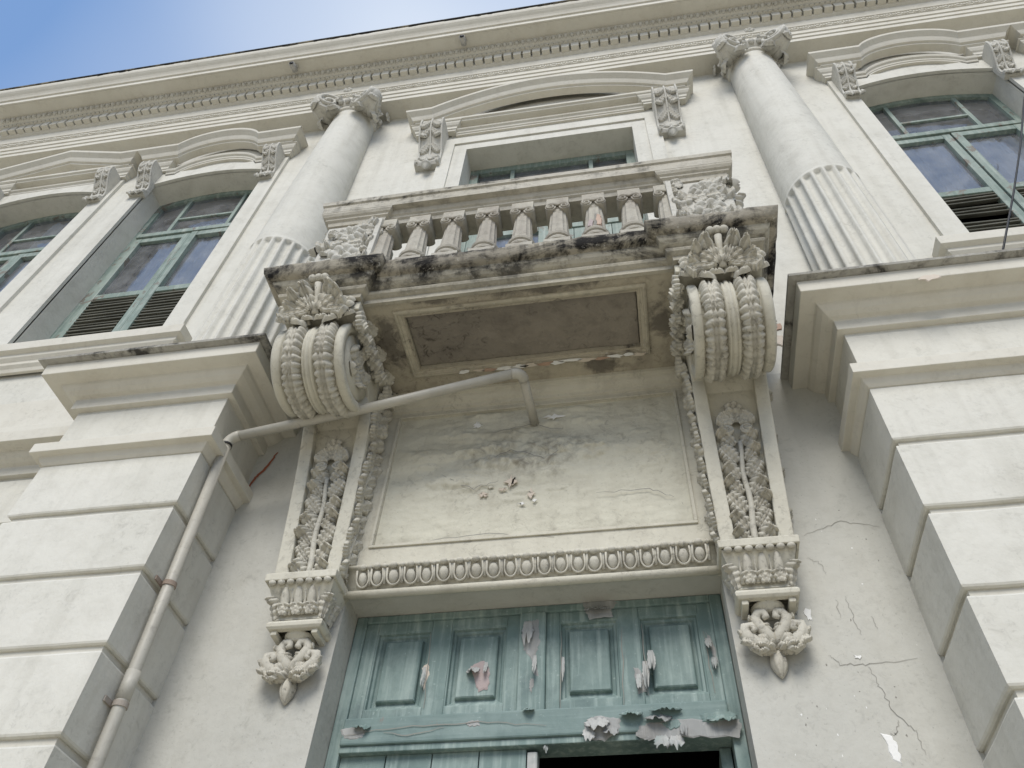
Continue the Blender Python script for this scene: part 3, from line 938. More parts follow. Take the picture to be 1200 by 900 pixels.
def window(xc, broken=False, style=0):
    w = empty('window', B, (xc, 0, 0))
    # raised surround
    outer = [(-0.785, WZ0 - 0.02), (-WHW, WZ0 - 0.02)]
    sm = MB()
    inn = [(a, b) for a, b in arch_loop(0, WHW, WZ0 - 0.02)][1:]       # from lower right round the arch
    inn = inn + [(-WHW, WZ0 - 0.02)]
    out = [(0.785, WZ0 - 0.02)] + [(0.785 * (1 - 2 * i / 14), 9.24) for i in range(15)] + [(-0.785, WZ0 - 0.02)]
    k = len(inn)
    y1, y2 = -0.028, 0.0
    sm.add([(a, y1, b) for a, b in inn] + [(a, y1, b) for a, b in out] + [(a, 0.01, b) for a, b in inn] + [(a, y2, b) for a, b in out],
           [(i, i + 1, k + i + 1, k + i) for i in range(k - 1)] + [(i, 2 * k + i, 2 * k + i + 1, i + 1) for i in range(k - 1)] + [(k + i, k + i + 1, 3 * k + i + 1, 3 * k + i) for i in range(k - 1)])
    sm.build('surround', 'paint', w)
    MB().sweep([(0, WZ0 - 0.28), (0.02, WZ0 - 0.28), (0.03, WZ0 - 0.25), (0.05, WZ0 - 0.225), (0.05, WZ0 - 0.20), (0.075, WZ0 - 0.17), (0.075, WZ0 - 0.14), (0.11, WZ0 - 0.125), (0.112, WZ0 - 0.04), (0.09, WZ0 - 0.03), (0.0, WZ0 - 0.018)], [(-0.80, 0), (-0.80, -0.02), (0.80, -0.02), (0.80, 0)]).build('sill', 'trim', w, bevel=0.003)
    MB().box(-WHW, WHW, -0.01, 0.34, WZ0 - 0.015, WZ0 + 0.012).build('sill_bed', 'trim', w)
    # fixed frame following the arch
    fr = MB()
    fo = arch_loop(0, WHW + 0.002, WZ0 + 0.012); fi = arch_loop(0, WHW - 0.055, WZ0 + 0.06, -0.06)
    k = len(fo)
    fr.add([(a, FY, b) for a, b in fo] + [(a, FY, b) for a, b in fi] + [(a, FY + 0.06, b) for a, b in fi],
           [(i, (i + 1) % k, k + (i + 1) % k, k + i) for i in range(k)] + [(k + i, k + (i + 1) % k, 2 * k + (i + 1) % k, 2 * k + i) for i in range(k)])
    fr.build('frame', 'sash', w)
    # transom light
    ZT = 8.30
    MB().box(-0.57, 0.57, FY - 0.022, FY + 0.05, ZT - 0.035, ZT + 0.03).build('transom', 'sash', w, bevel=0.004)
    for s in (-1, 1):
        MB().box(s * 0.30 - 0.018, s * 0.30 + 0.018, FY + 0.006, FY + 0.045, ZT + 0.03, zarch(0.30) - 0.055).build('glazing_bar', 'sash', w, bevel=0.003)
    MB().box(-0.282, 0.282, FY + 0.008, FY + 0.04, 8.615, 8.645).build('glazing_bar', 'sash', w, bevel=0.003)
    def pane(x0, x1, z0, z1f, y=FY + 0.028):
        n = 6
        lo = [(x0 + (x1 - x0) * i / n, y, z0) for i in range(n + 1)]; hi = [(x0 + (x1 - x0) * i / n, y, z1f(x0 + (x1 - x0) * i / n)) for i in range(n + 1)]
        MB().add(lo + hi, [(i, i + 1, i + 2 + n, i + 1 + n) for i in range(n)]).build('pane', 'glass', w)
    zt = lambda x: zarch(x * WHW / 0.6) - 0.05
    pane(-0.57, -0.31, ZT + 0.02, zt); pane(0.31, 0.57, ZT + 0.02, zt)
    pane(-0.29, 0.29, ZT + 0.02, lambda x: 8.62); pane(-0.29, 0.29, 8.64, zt)
    # two casements: glass above, louvers below
    for s in (-1, 1):
        xa, xb = (0.006, 0.566) if s > 0 else (-0.566, -0.006)
        cs = MB()
        y0, y1 = FY - 0.006 - (0.008 if s > 0 else 0), FY + 0.04
        cs.box(xa, xa + 0.065, y0, y1, WZ0 + 0.065, ZT - 0.04)
        cs.box(xb - 0.065, xb, y0, y1, WZ0 + 0.065, ZT - 0.04)
        for za, zb2 in ((WZ0 + 0.065, WZ0 + 0.16), (7.205, 7.275), (ZT - 0.115, ZT - 0.04)):
            cs.box(xa + 0.065, xb - 0.065, y0 + 0.002, y1 - 0.002, za, zb2)
        cs.build('casement', 'sash', w, bevel=0.004)
        pane(xa + 0.062, xb - 0.062, 7.27, lambda x: ZT - 0.112)
        xm = (xa + xb) / 2
        z = WZ0 + 0.185; i = 0
        while z < 7.195:
            gone = broken and (i % 9 in (2, 3, 7) or random.random() < 0.18)
            if not gone:
                o = link('louver_slat', SLAT, w, loc=(xm, FY + 0.018, z)); o.rotation_euler = (R(30 + random.uniform(-7, 7)), R(random.uniform(-2.2, 2.2) if broken else random.uniform(-0.6, 0.6)), 0)
            z += 0.044; i += 1
    return w


w1 = window(WX[1]); w1['label'] = 'green louvered window with a red cloth showing in its top light'
w0 = window(WX[0]); w0['label'] = 'green louvered window under the gabled hood'
w2 = window(WX[2], True); w2['label'] = 'green window with broken and missing louver slats'
w3 = window(WX[3])


def curtain(xa, xb, z0, z1, y=0.262, mat='curtain', label='', amp=0.012, seed=0, n=60, group='curtains behind the window panes'):
    rnd = random.Random(seed); ph = rnd.uniform(0, 6)
    def fn(a, b):
        x = xa + (xb - xa) * a
        return (x, y + amp * math.sin(a * (xb - xa) * 46 + ph + 0.6 * math.sin(b * 3)) + 0.5 * amp * math.sin(a * (xb - xa) * 90 + ph * 2), z0 + (z1 - z0) * b + 0.006 * math.sin(a * 20))
    o = MB().grid(n, 8, fn).build('curtain', mat, None, True)
    return thing(o, label, 'curtain', group)


curtain(WX[2] - 0.56, WX[2] - 0.03, 7.2, 8.23, label='blue curtain behind the closed pane over the missing louvers', seed=1)
curtain(WX[2] + 0.06, WX[2] + 0.56, 7.2, 8.20, label='blue curtain behind the pane crossed by the black cable', seed=2)
curtain(WX[2] - 0.56, WX[2] + 0.25, 8.28, 8.50, label='low blue cloth behind the top light above the broken louvers', seed=3)
curtain(WX[1] + 0.03, WX[1] + 0.56, 7.2, 8.23, label='blue curtain filling one pane of the window with the red cloth', seed=4)
curtain(WX[1] - 0.30, WX[1] - 0.03, 7.2, 8.23, label='blue curtain drawn halfway across a dim pane beside the peeling mullion', seed=5)
curtain(WX[1] - 0.10, WX[1] + 0.45, 8.30, 8.52, label='low blue cloth in the top light next to the red cloth', seed=6)
curtain(WX[0] + 0.03, WX[0] + 0.56, 7.2, 8.23, label='blue curtain in the casement under the gabled hood', seed=7)
curtain(WX[0] - 0.1, WX[0] + 0.57, 8.32, 9.02, mat='curtain_w', label='pale curtain filling the top light under the gabled hood', seed=8)
curtain(WX[3] - 0.56, WX[3] + 0.56, 7.2, 8.2, label='blue curtain in the window beyond the broken louvers', seed=9)
# something red on the inner sill of the top light
rc = MB().grid(16, 8, lambda a, b: (WX[1] - 0.20 + 0.24 * a + 0.03 * b, 0.30 + 0.02 * math.sin(9 * a), 8.30 + b * (0.11 * math.sin(math.pi * a) + 0.05)))
thing(rc.build('cloth', 'red', None, True), 'crumpled red cloth behind the top light of a green window', 'cloth')

# ================================================================== balcony door (upper storey)
ud = empty('balcony_door', B, (UX, 0, 0), label='green glazed door opening onto the balcony')
sm = MB()
for s in (-1, 1):
    sm.box(min(s * 0.78, s * 0.905), max(s * 0.78, s * 0.905), -0.018, 0.0, 5.4, 8.82 + 0.125)
    sm.box(min(s * 0.905, s * 1.03), max(s * 0.905, s * 1.03), -0.034, 0.0, 5.4, 8.82 + 0.25)
sm.box(-0.78, 0.78, -0.018, 0.0, 8.82, 8.945)
sm.box(-0.905, 0.905, -0.034, 0.0, 8.945, 9.07)
sm.build('surround', 'paint', ud)
fr = MB()
fr.box(-0.78, -0.70, FY, FY + 0.08, 5.36, 8.82); fr.box(0.70, 0.78, FY, FY + 0.08, 5.36, 8.82)
fr.box(-0.70, 0.70, FY, FY + 0.08, 8.73, 8.82); fr.box(-0.70, 0.70, FY - 0.01, FY + 0.08, 8.24, 8.33)
fr.build('frame', 'sash', ud, bevel=0.005)
for x in (-0.37, 0.37): MB().box(x - 0.02, x + 0.02, FY + 0.01, FY + 0.06, 8.33, 8.73).build('glazing_bar', 'sash', ud, bevel=0.004)
for a, b in ((-0.70, -0.39), (-0.35, 0.35), (0.39, 0.70)):
    MB().add([(a, FY + 0.04, 8.33), (b, FY + 0.04, 8.33), (b, FY + 0.04, 8.73), (a, FY + 0.04, 8.73)], [(0, 1, 2, 3)]).build('pane', 'glass', ud)
for s in (-1, 1):
    xa, xb = (0.004, 0.698) if s > 0 else (-0.698, -0.004)
    cs = MB()
    cs.box(xa, xa + 0.09, FY, FY + 0.05, 5.38, 8.24); cs.box(xb - 0.09, xb, FY, FY + 0.05, 5.38, 8.24)
    for za, zb2 in ((5.38, 5.55), (6.35, 6.48), (7.46, 7.56), (8.14, 8.24)):
        cs.box(xa + 0.09, xb - 0.09, FY + 0.002, FY + 0.048, za, zb2)
    cs.build('leaf_frame', 'sash', ud, bevel=0.004)
    MB().box(xa + 0.09, xb - 0.09, FY + 0.02, FY + 0.04, 5.55, 6.35).build('lower_panel', 'sash', ud)
    for za, zb2 in ((6.48, 7.46), (7.56, 8.14)):
        if s > 0 and za < 7:
            for k in range(5):
                w5 = (xb - xa - 0.18) / 5
                MB().box(xa + 0.09 + k * w5 + 0.002, xa + 0.09 + (k + 1) * w5 - 0.002, FY + 0.014, FY + 0.03, za, zb2).build('board', 'sash', ud, bevel=0.003)
        else:
            MB().add([(xa + 0.09, FY + 0.03, za), (xb - 0.09, FY + 0.03, za), (xb - 0.09, FY + 0.03, zb2), (xa + 0.09, FY + 0.03, zb2)], [(0, 1, 2, 3)]).build('pane', 'glass', ud)
curtain(UX - 0.68, UX - 0.02, 6.2, 8.2, label='blue curtain behind the glazed leaf of the balcony door', seed=11)

# ================================================================== portal: wall panel, mouldings, egg band
po = empty('door_surround', B, label='weathered portal panel and egg-and-dart lintel above the green door')
# aged render of the bay, toned darker for its shade, between the corbels and down to the door jambs (slightly proud of the wall)
# blistered plaster panel
rnd = random.Random(5)
blis = [(rnd.gauss(-0.05, 0.30), rnd.gauss(4.62, 0.14), rnd.uniform(0.03, 0.11), rnd.uniform(0.006, 0.018)) for _ in range(70)]


def panel_pt(a, b):
    x = -0.775 + 1.55 * a; z = 4.055 + 0.93 * b
    y = -0.012
    e = min(a, 1 - a, b, 1 - b)
    k = min(1.0, e / 0.04)
    q = Vector((x * 3.2, z * 7.0, 1.3))
    y -= k * 0.011 * (mnoise.fractal(q, 0.9, 2.2, 5))
    y -= k * 0.004 * max(0, mnoise.noise(Vector((x * 9, z * 22, 4))))
    for bx, bz, br, bh in blis:
        d2 = ((x - bx) / (br * 1.7)) ** 2 + ((z - bz) / (br * 0.55)) ** 2
        if d2 < 1: y -= k * bh * (1 - d2) ** 0.5 * (0.6 + 0.4 * mnoise.noise(Vector((x * 30, z * 30, 0))))
    return (x, y, z)


MB().grid(220, 140, panel_pt).build('plaster_panel', 'flaking', po, True)
# aged backing of the bay
bk = MB()
bk.poly_holes([[(-0.853, 3.905), (0.853, 3.905), (0.853, 5.12), (-0.853, 5.12)], [(-0.77, 4.06), (0.77, 4.06), (0.77, 4.98), (-0.77, 4.98)]], lambda a, b: (a, -0.026, b))
for s in (-1, 1):
    bk.add([(s * 0.77, -0.026, 4.06), (s * 0.77, -0.026, 4.98), (s * 0.77, 0, 4.98), (s * 0.77, 0, 4.06)], [(0, 1, 2, 3)])
for z in (4.06, 4.98):
    bk.add([(-0.77, -0.026, z), (0.77, -0.026, z), (0.77, 0, z), (-0.77, 0, z)], [(0, 1, 2, 3)])
bk.build('panel_border', 'portal', po)
# thin fillet round the panel
ff = MB()
ff.sweep([(0, 0)], [(0, 0), (1, 0)]) if False else None
for a, b, c, d in ((-0.788, 0.788, 4.98, 4.996), (-0.788, 0.788, 4.044, 4.06)):
    ff.box(a, b, -0.036, -0.026, c, d)
for s in (-1, 1):
    ff.box(min(s * 0.772, s * 0.788), max(s * 0.772, s * 0.788), -0.036, -0.026, 4.06, 4.98)
ff.build('panel_fillet', 'portal', po, bevel=0.003)
# moulding under the balcony soffit
MB().sweep([(0.012, 5.004), (0.028, 5.006), (0.030, 5.022), (0.044, 5.026), (0.050, 5.044), (0.066, 5.052), (0.082, 5.070), (0.088, 5.088), (0.110, 5.09), (0.112, 5.115), (0.0, 5.115)], [(-0.855, 0), (0.855, 0)]).build('soffit_moulding', 'portal', po, bevel=0.002)
# lintel: fillet, bead row, ovolo with eggs, torus
MB().sweep([(0, 3.790), (0.016, 3.790)] + [(0.030 + 0.022 * math.cos(t), 3.774 + 0.020 * math.sin(t)) for t in [math.pi * (-0.75 + 1.25 * i / 8) for i in range(9)]] + [(0.034, 3.796), (0.040, 3.815), (0.052, 3.845), (0.066, 3.872), (0.072, 3.884), (0.084, 3.888), (0.084, 3.902), (0.070, 3.906), (0.0, 3.925)], [(-0.852, 0), (0.852, 0)]).build('lintel_moulding', 'portal', po, True)
# one egg with its shell, dart and bead
em = MB()
em.grid(10, 10, lambda a, b: (0.021 * math.sin(math.pi * (0.06 + 0.94 * a)) ** 0.65 * math.cos(math.pi * b), -0.052 - 0.026 * (1 - a) * 0.9 - 0.017 * math.sin(math.pi * b) * math.sin(math.pi * a) ** 0.5, 3.868 - 0.064 * a + 0.0))
arc = [(0.031 * math.cos(t), -0.060 - 0.018 * (0.5 + 0.5 * math.sin(-t)) * -1 * 0 - 0.010 * (1 if True else 0) + 0.018 * (-math.sin(t) > 0.0) * 0, 3.838 + 0.036 * math.sin(t) if math.sin(t) < 0 else 3.838 + 0.03 * math.sin(t)) for t in [R(180 + 18 * i) for i in range(11)]]
arc = [(-0.029, -0.082, 3.876)] + [(p[0], -0.050 - (p[2] - 3.80) * 0.36, p[2]) for p in arc] + [(0.029, -0.082, 3.876)]
em.tube(arc, 0.0055, 6)
em.tube([(0.0385, -0.082, 3.878), (0.0385, -0.070, 3.845), (0.0385, -0.056, 3.806)], [0.004, 0.0045, 0.007], 6)
em.lathe([(0.001, -0.018), (0.012, -0.012), (0.016, 0.0), (0.012, 0.012), (0.001, 0.018)], 10, 'x', (0.0, -0.088, 3.886))
em.lathe([(0.001, -0.012), (0.009, -0.006), (0.011, 0.0), (0.009, 0.006), (0.001, 0.012)], 8, 'x', (0.0385, -0.088, 3.885))
em.tube([(-0.012, -0.070, 3.868), (0.0, -0.075, 3.850), (0.012, -0.070, 3.868)], 0.005, 5)
EGG = em.mesh('egg', 'carved', True)
for i in range(21):
    o = link('egg', EGG, po, loc=(-0.77 + 0.077 * i + random.uniform(-0.004, 0.004), random.uniform(-0.004, 0.004), random.uniform(-0.003, 0.003))); o.scale = (random.uniform(0.92, 1.08), 1, 1)
# plaster scars on the panel
for i, (u, v, ru, rv, mt) in enumerate(((598, 567, 6, 8, 'chip'), (590, 575, 4, 3, 'chip'), (623, 580, 3, 6, 'chip'), (627, 588, 2, 3, 'white_chip'), (567, 581, 5, 3, 'chip'), (575, 573, 3, 2, 'portal'), (612, 592, 3, 2, 'white_chip'), (650, 490, 10, 4, 'white_chip'), (560, 500, 5, 5, 'white_chip'))):
    q = px(u, v, 'y', -0.012)
    s = 0.0042
    patch('plaster_chip', po, blob(q.x, q.z, ru * s, rv * s, i + 20, 23, 0.75), -0.0235, mt, 0.0015)
for i, pl in enumerate((((560, 545), (600, 530), (640, 540), (665, 525)), ((520, 560), (555, 575), (585, 566)), ((575, 510), (620, 500), (660, 505)), ((700, 580), (760, 575), (790, 585)), ((480, 640), (560, 628), (650, 632)))):
    pts = [(px(u, v, 'y', -0.012).x, px(u, v, 'y', -0.012).z) for u, v in pl]
    ribbon(jag(pts, 6, 0.008, i), 0.0022, lambda a, b: (a, -0.029, b)).build('crack', 'crack', po)

# ================================================================== balcony
bal = empty('balcony', B, (0, 0, 0), label='carved stucco balcony with mouldy edge and nine small balusters')
XA, XI, YB, YM = 1.24, 0.812, -0.79, -0.742
BP = [(-XA, 0), (-XA, YB), (-XI, YB), (-XI, YM), (XI, YM), (XI, YB), (XA, YB), (XA, 0)]


MB().sweep([(-0.02, 5.1045), (0.0, 5.1045), (0.0, 5.140), (0.012, 5.144), (0.026, 5.152), (0.032, 5.165), (0.028, 5.178), (0.016, 5.186), (0.022, 5.192), (0.040, 5.200), (0.056, 5.214), (0.066, 5.232), (0.070, 5.246), (-0.02, 5.246)], BP).build('slab_moulding', 'slab', bal)
def lipz(x): return 0.004 * mnoise.noise(Vector((x * 14, 0.3, 0)))
lm = MB().sweep([(0.0, 5.244), (0.088, 5.246), (0.104, 5.258), (0.112, 5.275), (0.119, 5.300), (0.122, 5.318), (0.112, 5.332), (-0.10, 5.336)], finer(BP, 0.035), lipz)
i = 0
lm.v = [(p[0] + 0.006 * mnoise.noise(Vector(p) * 22), p[1] + 0.007 * mnoise.noise(Vector(p) * 17 + Vector((5, 0, 0))), p[2]) for p in lm.v]
lm.build('slab_edge', 'lip', bal, True)
# slab deck
MB().box(-XA + 0.01, XA - 0.01, YM + 0.01, -0.002, 5.25, 5.335).build('deck', 'portal', bal)
# soffit with sunk panel
PXS, P1, P2 = 0.665, -0.672, -0.225
so = MB().poly_holes([[(-XA, -0.002), (-XA, YB), (-XI, YB), (-XI, YM), (XI, YM), (XI, YB), (XA, YB), (XA, -0.002)], [(-PXS + 0.045, P1 + 0.045), (PXS - 0.045, P1 + 0.045), (PXS - 0.045, P2 - 0.045), (-PXS + 0.045, P2 - 0.045)]], lambda a, b: (a, b, 5.112))
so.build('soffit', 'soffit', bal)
rnd = random.Random(3)
def sp(a, b):
    x = -PXS + 0.05 + (2 * PXS - 0.1) * a; y = P1 + 0.05 + (P2 - P1 - 0.1) * b
    return (x, y, 5.142 - 0.008 * mnoise.fractal(Vector((x * 5, y * 8, 2)), 0.8, 2.0, 5))
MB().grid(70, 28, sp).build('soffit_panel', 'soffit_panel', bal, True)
ring = [(-PXS, P1), (-PXS, P2), (PXS, P2), (PXS, P1)]
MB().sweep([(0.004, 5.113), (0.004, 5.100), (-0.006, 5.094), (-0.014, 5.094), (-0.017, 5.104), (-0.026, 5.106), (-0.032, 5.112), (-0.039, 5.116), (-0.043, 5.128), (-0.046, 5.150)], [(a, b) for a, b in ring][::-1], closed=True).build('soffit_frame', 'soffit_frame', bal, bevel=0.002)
# flaked white paint along the rear edge of that frame
for i in range(14):
    xx = -0.36 + 0.075 * i + rnd.uniform(-0.02, 0.02)
    l = blob(xx, P2 - 0.015 + rnd.uniform(-0.006, 0.006), rnd.uniform(0.025, 0.055), 0.010, i + 60, 11, 0.5)
    MB().loft([[(a, b, 5.0935) for a, b in l], [(a, b, 5.089) for a, b in l]]).build('paint_flake', ['white_chip', 'chip', 'brick', 'white_chip'][i % 4], bal)
# top rail
RP = [(-1.225, 0), (-1.225, -0.745), (-0.86, -0.745), (-0.86, -0.71), (0.86, -0.71), (0.86, -0.745), (1.225, -0.745), (1.225, 0)]
MB().sweep([(0.0, 6.050), (0.006, 6.085), (0.020, 6.093), (0.022, 6.107), (0.034, 6.115), (0.044, 6.133), (0.046, 6.1475), (-0.14, 6.1475), (-0.14, 6.050), (0.0, 6.050)], finer(RP, 0.12)).build('handrail_moulding', 'rail', bal, bevel=0.002)
RT = [(-1.225, 0), (-1.225, -0.745), (1.225, -0.745), (1.225, 0)]
MB().sweep([(0.0, 6.1485), (0.047, 6.1485), (0.047, 6.228), (0.058, 6.235), (0.060, 6.272), (0.050, 6.282), (-0.17, 6.287), (-0.17, 6.1485), (0.0, 6.1485)], finer(RT, 0.12)).build('handrail', 'rail', bal, bevel=0.002)


# baluster
def baluster_parts(par, x, y, rz, broken=False):
    b = link('baluster', BAL, par, mat=Matrix.Translation((x, y, 0)) @ Matrix.Rotation(rz, 4, 'Z'))
    return b


bb = MB()
bb.box(-0.066, 0.066, -0.058, 0.085, 5.965, 6.052)
bb.box(-0.062, 0.062, -0.045, 0.08, 5.915, 5.967)
for s in (-1, 1):
    pts = spiral_pts(1.6, 0.026, 0.006, 26, 0.0, R(90), -s)
    bb.tube([(s * 0.041 + p[0], -0.064, 5.942 + p[1]) for p in pts], [0.0075 - 0.003 * i / 26 for i in range(27)], 6)
    bb.lathe([(0.033, -0.060), (0.033, 0.082)], 16, 'y', (s * 0.041, 0, 5.942))
bb.tube([(-0.041, -0.064, 5.970), (0.0, -0.064, 5.955), (0.041, -0.064, 5.970)], 0.007, 6)
SEG = 12 * 6
def bpt(z, j):
    t = (z - 5.60) / (5.925 - 5.60)
    r = 0.067 - 0.016 * t
    a = 2 * math.pi * j / SEG
    f = abs(math.sin(6 * a))
    r -= 0.005 * f if 0.04 < t < 0.93 else 0
    return (r * math.cos(a), r * math.sin(a), z)
bb.loft([[bpt(z, j) for j in range(SEG)] for z in (5.595, 5.62, 5.70, 5.78, 5.86, 5.90, 5.925)], False)
bb.lathe([(0.040, 5.895), (0.050, 5.905), (0.040, 5.918)], 20)
bb.lathe([(0.066, 5.630), (0.078, 5.620), (0.085, 5.603), (0.081, 5.587), (0.070, 5.580), (0.070, 5.570), (0.080, 5.563), (0.083, 5.550), (0.079, 5.537), (0.06, 5.533)], 24)
bb.box(-0.075, 0.075, -0.075, 0.075, 5.336, 5.534)
BAL = bb.mesh('baluster', 'baluster')
for i in range(-4, 5):
    o = baluster_parts(bal, 0.2125 * i + 0.008, -0.685, 0)
    if i == 2:
        o['label'] = 'broken baluster with its brick core showing'
        rod = MB().tube([(0.433, -0.735, 5.56), (0.437, -0.728, 5.72)], 0.008, 6)
        patch('exposed_brick', bal, jag([(0.445, 5.64), (0.468, 5.63), (0.478, 5.69), (0.468, 5.765), (0.450, 5.78), (0.440, 5.73), (0.445, 5.64)], 4, 0.004, 1)[:-1], -0.742, 'brick', 0.012)
        patch('exposed_brick', bal, jag([(0.388, 5.64), (0.420, 5.63), (0.428, 5.70), (0.416, 5.73), (0.400, 5.71), (0.388, 5.64)], 4, 0.004, 2)[:-1], -0.742, 'pink', 0.010)
        patch('painted_hollow', bal, [(0.426, 5.635), (0.446, 5.635), (0.451, 5.785), (0.437, 5.79)], -0.748, 'crack', 0.004)  # flat dark patch, the hollow's shade put into its colour
for s in (-1, 1):
    for k in range(2): baluster_parts(bal, s * 1.16, -0.20 - 0.22 * k, -s * math.pi / 2)

# carved pedestals at the corners
for s in (-1, 1):
    pd = empty('balcony_pedestal', B, (s * 1.045, 0, 0), label='carved corner pedestal of the balcony ' + ('above the drain pipe' if s < 0 else 'beside the broken baluster'))
    MB().box(-0.178, 0.178, -0.735, -0.50, 5.336, 6.051).build('block', 'cleancarved', pd, bevel=0.008)
    fm = MB()
    xin = -s * 0.166
    fm.box(xin - 0.016, xin + 0.016, -0.765, -0.735, 5.34, 6.049)
    fm.build('corner_fillet', 'cleancarved', pd, bevel=0.003)
    rnd = random.Random(40 + s)
    N = Vector((0, -1, 0)); Y0 = -0.738
    for cx_, cz_, rr, kk in ((0.01, 5.93, 0.095, 1), (0.01, 5.70, 0.10, 0), (0.0, 5.47, 0.10, 2)):
        rosette(pd, (cx_ + s * 0.02, Y0, cz_), Vector((rnd.uniform(-.5, .5), 0, 1)), N, rr, kk, 'cleancarved', 1.0)
    for cz_, sg in ((5.815, 1), (5.585, -1), (5.82, -1), (5.59, 1), (6.02, 1), (5.40, -1)):
        for k in range(2):
            leaf(pd, (s * 0.01 + sg * (0.02 + 0.04 * k), Y0 + 0.005, cz_ + rnd.uniform(-.02, .02)), Vector((sg, 0, rnd.uniform(-0.5, 0.5))), N, 0.15, None, 'cleancarved', 0.8, 1.1)
    for cz_ in (5.98, 5.88, 5.76, 5.64, 5.52, 5.44):
        for sg in (-1, 1):
            leaf(pd, (sg * 0.10, Y0 + 0.003, cz_), Vector((sg * 0.3, 0, rnd.choice((-1, 1)))), N, 0.11, None, 'cleancarved', 0.9, 1.0)
        leaf(pd, (s * 0.178, -0.70 + rnd.uniform(-.02, .03), cz_), Vector((0, rnd.uniform(-.8, .8), rnd.choice((-1, 1)))), Vector((s, 0, 0)), 0.14, None, 'cleancarved', 0.9, 1.3)
        leaf(pd, (s * 0.178, -0.60 + rnd.uniform(-.02, .03), cz_), Vector((0, rnd.uniform(-.8, .8), rnd.choice((-1, 1)))), Vector((s, 0, 0)), 0.14, None, 'cleancarved', 0.9, 1.3)
    for k in range(16):
        leaf(pd, (rnd.uniform(-0.15, 0.15), Y0 + 0.004, rnd.uniform(5.42, 6.02)), Vector((rnd.uniform(-1, 1), 0, rnd.uniform(-1, 1))), N, rnd.uniform(0.07, 0.12), (3, 0, 2)[k % 3], 'cleancarved', 0.85, 0.9)
    for k in range(4):
        leaf(pd, (s * 0.13, Y0, 5.52 - 0.05 * k), Vector((s * 1.0, -0.1, -0.5)), Vector((0, -1, 0.3)), 0.15, 1, 'cleancarved', 0.8, 1.0)

# ================================================================== corbels (built for the +x side, mirrored for the other)
cb = empty('corbel', B, label='scrolled acanthus corbel above the cracked wall')


def cy(z):       # front face of the tapering bracket
    t = max(0, (z - 3.80) / 1.05)
    return -0.135 - 0.075 * t - 0.05 * t ** 4


def cxo(z):
    return 1.162 + 0.072 * (z - 3.80) / 1.05


XN = 0.855
zs = [3.80, 4.0, 4.2, 4.4, 4.6, 4.75, 4.9, 5.10]
rings = []
for z in zs:
    y = cy(z) if z < 4.8 else -0.42
    rings.append([(XN, 0.0, z), (XN, y + 0.040, z), (cxo(min(z, 4.85)), y + 0.040, z), (cxo(min(z, 4.85)), 0.0, z)])
MB().loft(rings).build('bracket_body', 'portal', cb, bevel=0.004)
for a in (0, 1):
    rings = []
    for z in (3.80, 4.0, 4.2, 4.4, 4.6, 4.75, 4.84):
        y = cy(z)
        x0 = XN if a == 0 else cxo(z) - 0.066; x1 = XN + 0.066 if a == 0 else cxo(z)
        rings.append([(x0 - 0.001 * (a == 0), y + 0.05, z), (x0 - 0.001 * (a == 0), y - 0.004, z), (x1 + 0.001 * a, y - 0.004, z), (x1 + 0.001 * a, y + 0.05, z)])
    MB().loft(rings).build('border_strip', 'portal', cb, bevel=0.005)
# climbing leaves on the front
xm = lambda z: (XN + cxo(z)) / 2
N = Vector((0, -1, -0.08))
MB().tube([(xm(z) + 0.006 * math.sin(z * 19), cy(z) + 0.012, z) for z in [3.805 + 0.06 * i for i in range(11)]], [0.016 - 0.0006 * i for i in range(11)], 8).build('stem', 'carved', cb, True)
for sg in (-1, 1):
    MB().tube([(xm(z) + sg * (0.030 + 0.008 * math.sin(z * 30)), cy(z) + 0.026, z) for z in [3.805 + 0.05 * i for i in range(12)]], [0.006] * 12, 6).build('stem', 'carved', cb, True)
rnd = random.Random(11)
for i in range(7):
    z = 3.825 + 0.094 * i
    for sg in (-1, 1):
        leaf(cb, (xm(z) + sg * 0.016, cy(z) + 0.034, z + rnd.uniform(-.008, .008)), Vector((sg * 0.62, -0.18, 0.85)), N + Vector((sg * 0.25, 0, 0)), rnd.uniform(0.118, 0.138), (1, 0, 3)[(i + (sg > 0)) % 3], 'carved', 0.92, 1.45)
        leaf(cb, (xm(z) + sg * 0.050, cy(z) + 0.036, z + 0.045), Vector((sg * rnd.uniform(0.1, 0.6), -0.1, -1.0)), N, 0.066, 2, 'carved', 0.9, 1.8)
for sg in (-1, 1):
    link('volute', VOL['carved'][0 if sg > 0 else 1], cb, mat=frame((xm(4.47) + sg * 0.045, cy(4.47) - 0.002, 4.475), Vector((0, 0, 1)), N, 0.032))
for k in range(7):
    a = R(-75 + 25 * k)
    leaf(cb, (xm(4.52) + 0.01 * math.sin(a), cy(4.52) + 0.016, 4.525), Vector((math.sin(a), 0, math.cos(a))), N, 0.105, 2 if k % 2 else 0, 'carved', 0.75, 1.1)
rosette(cb, (xm(4.62), cy(4.62) + 0.008, 4.625), Vector((0, 0, 1)), N, 0.045, 2, 'carved', 1.1)
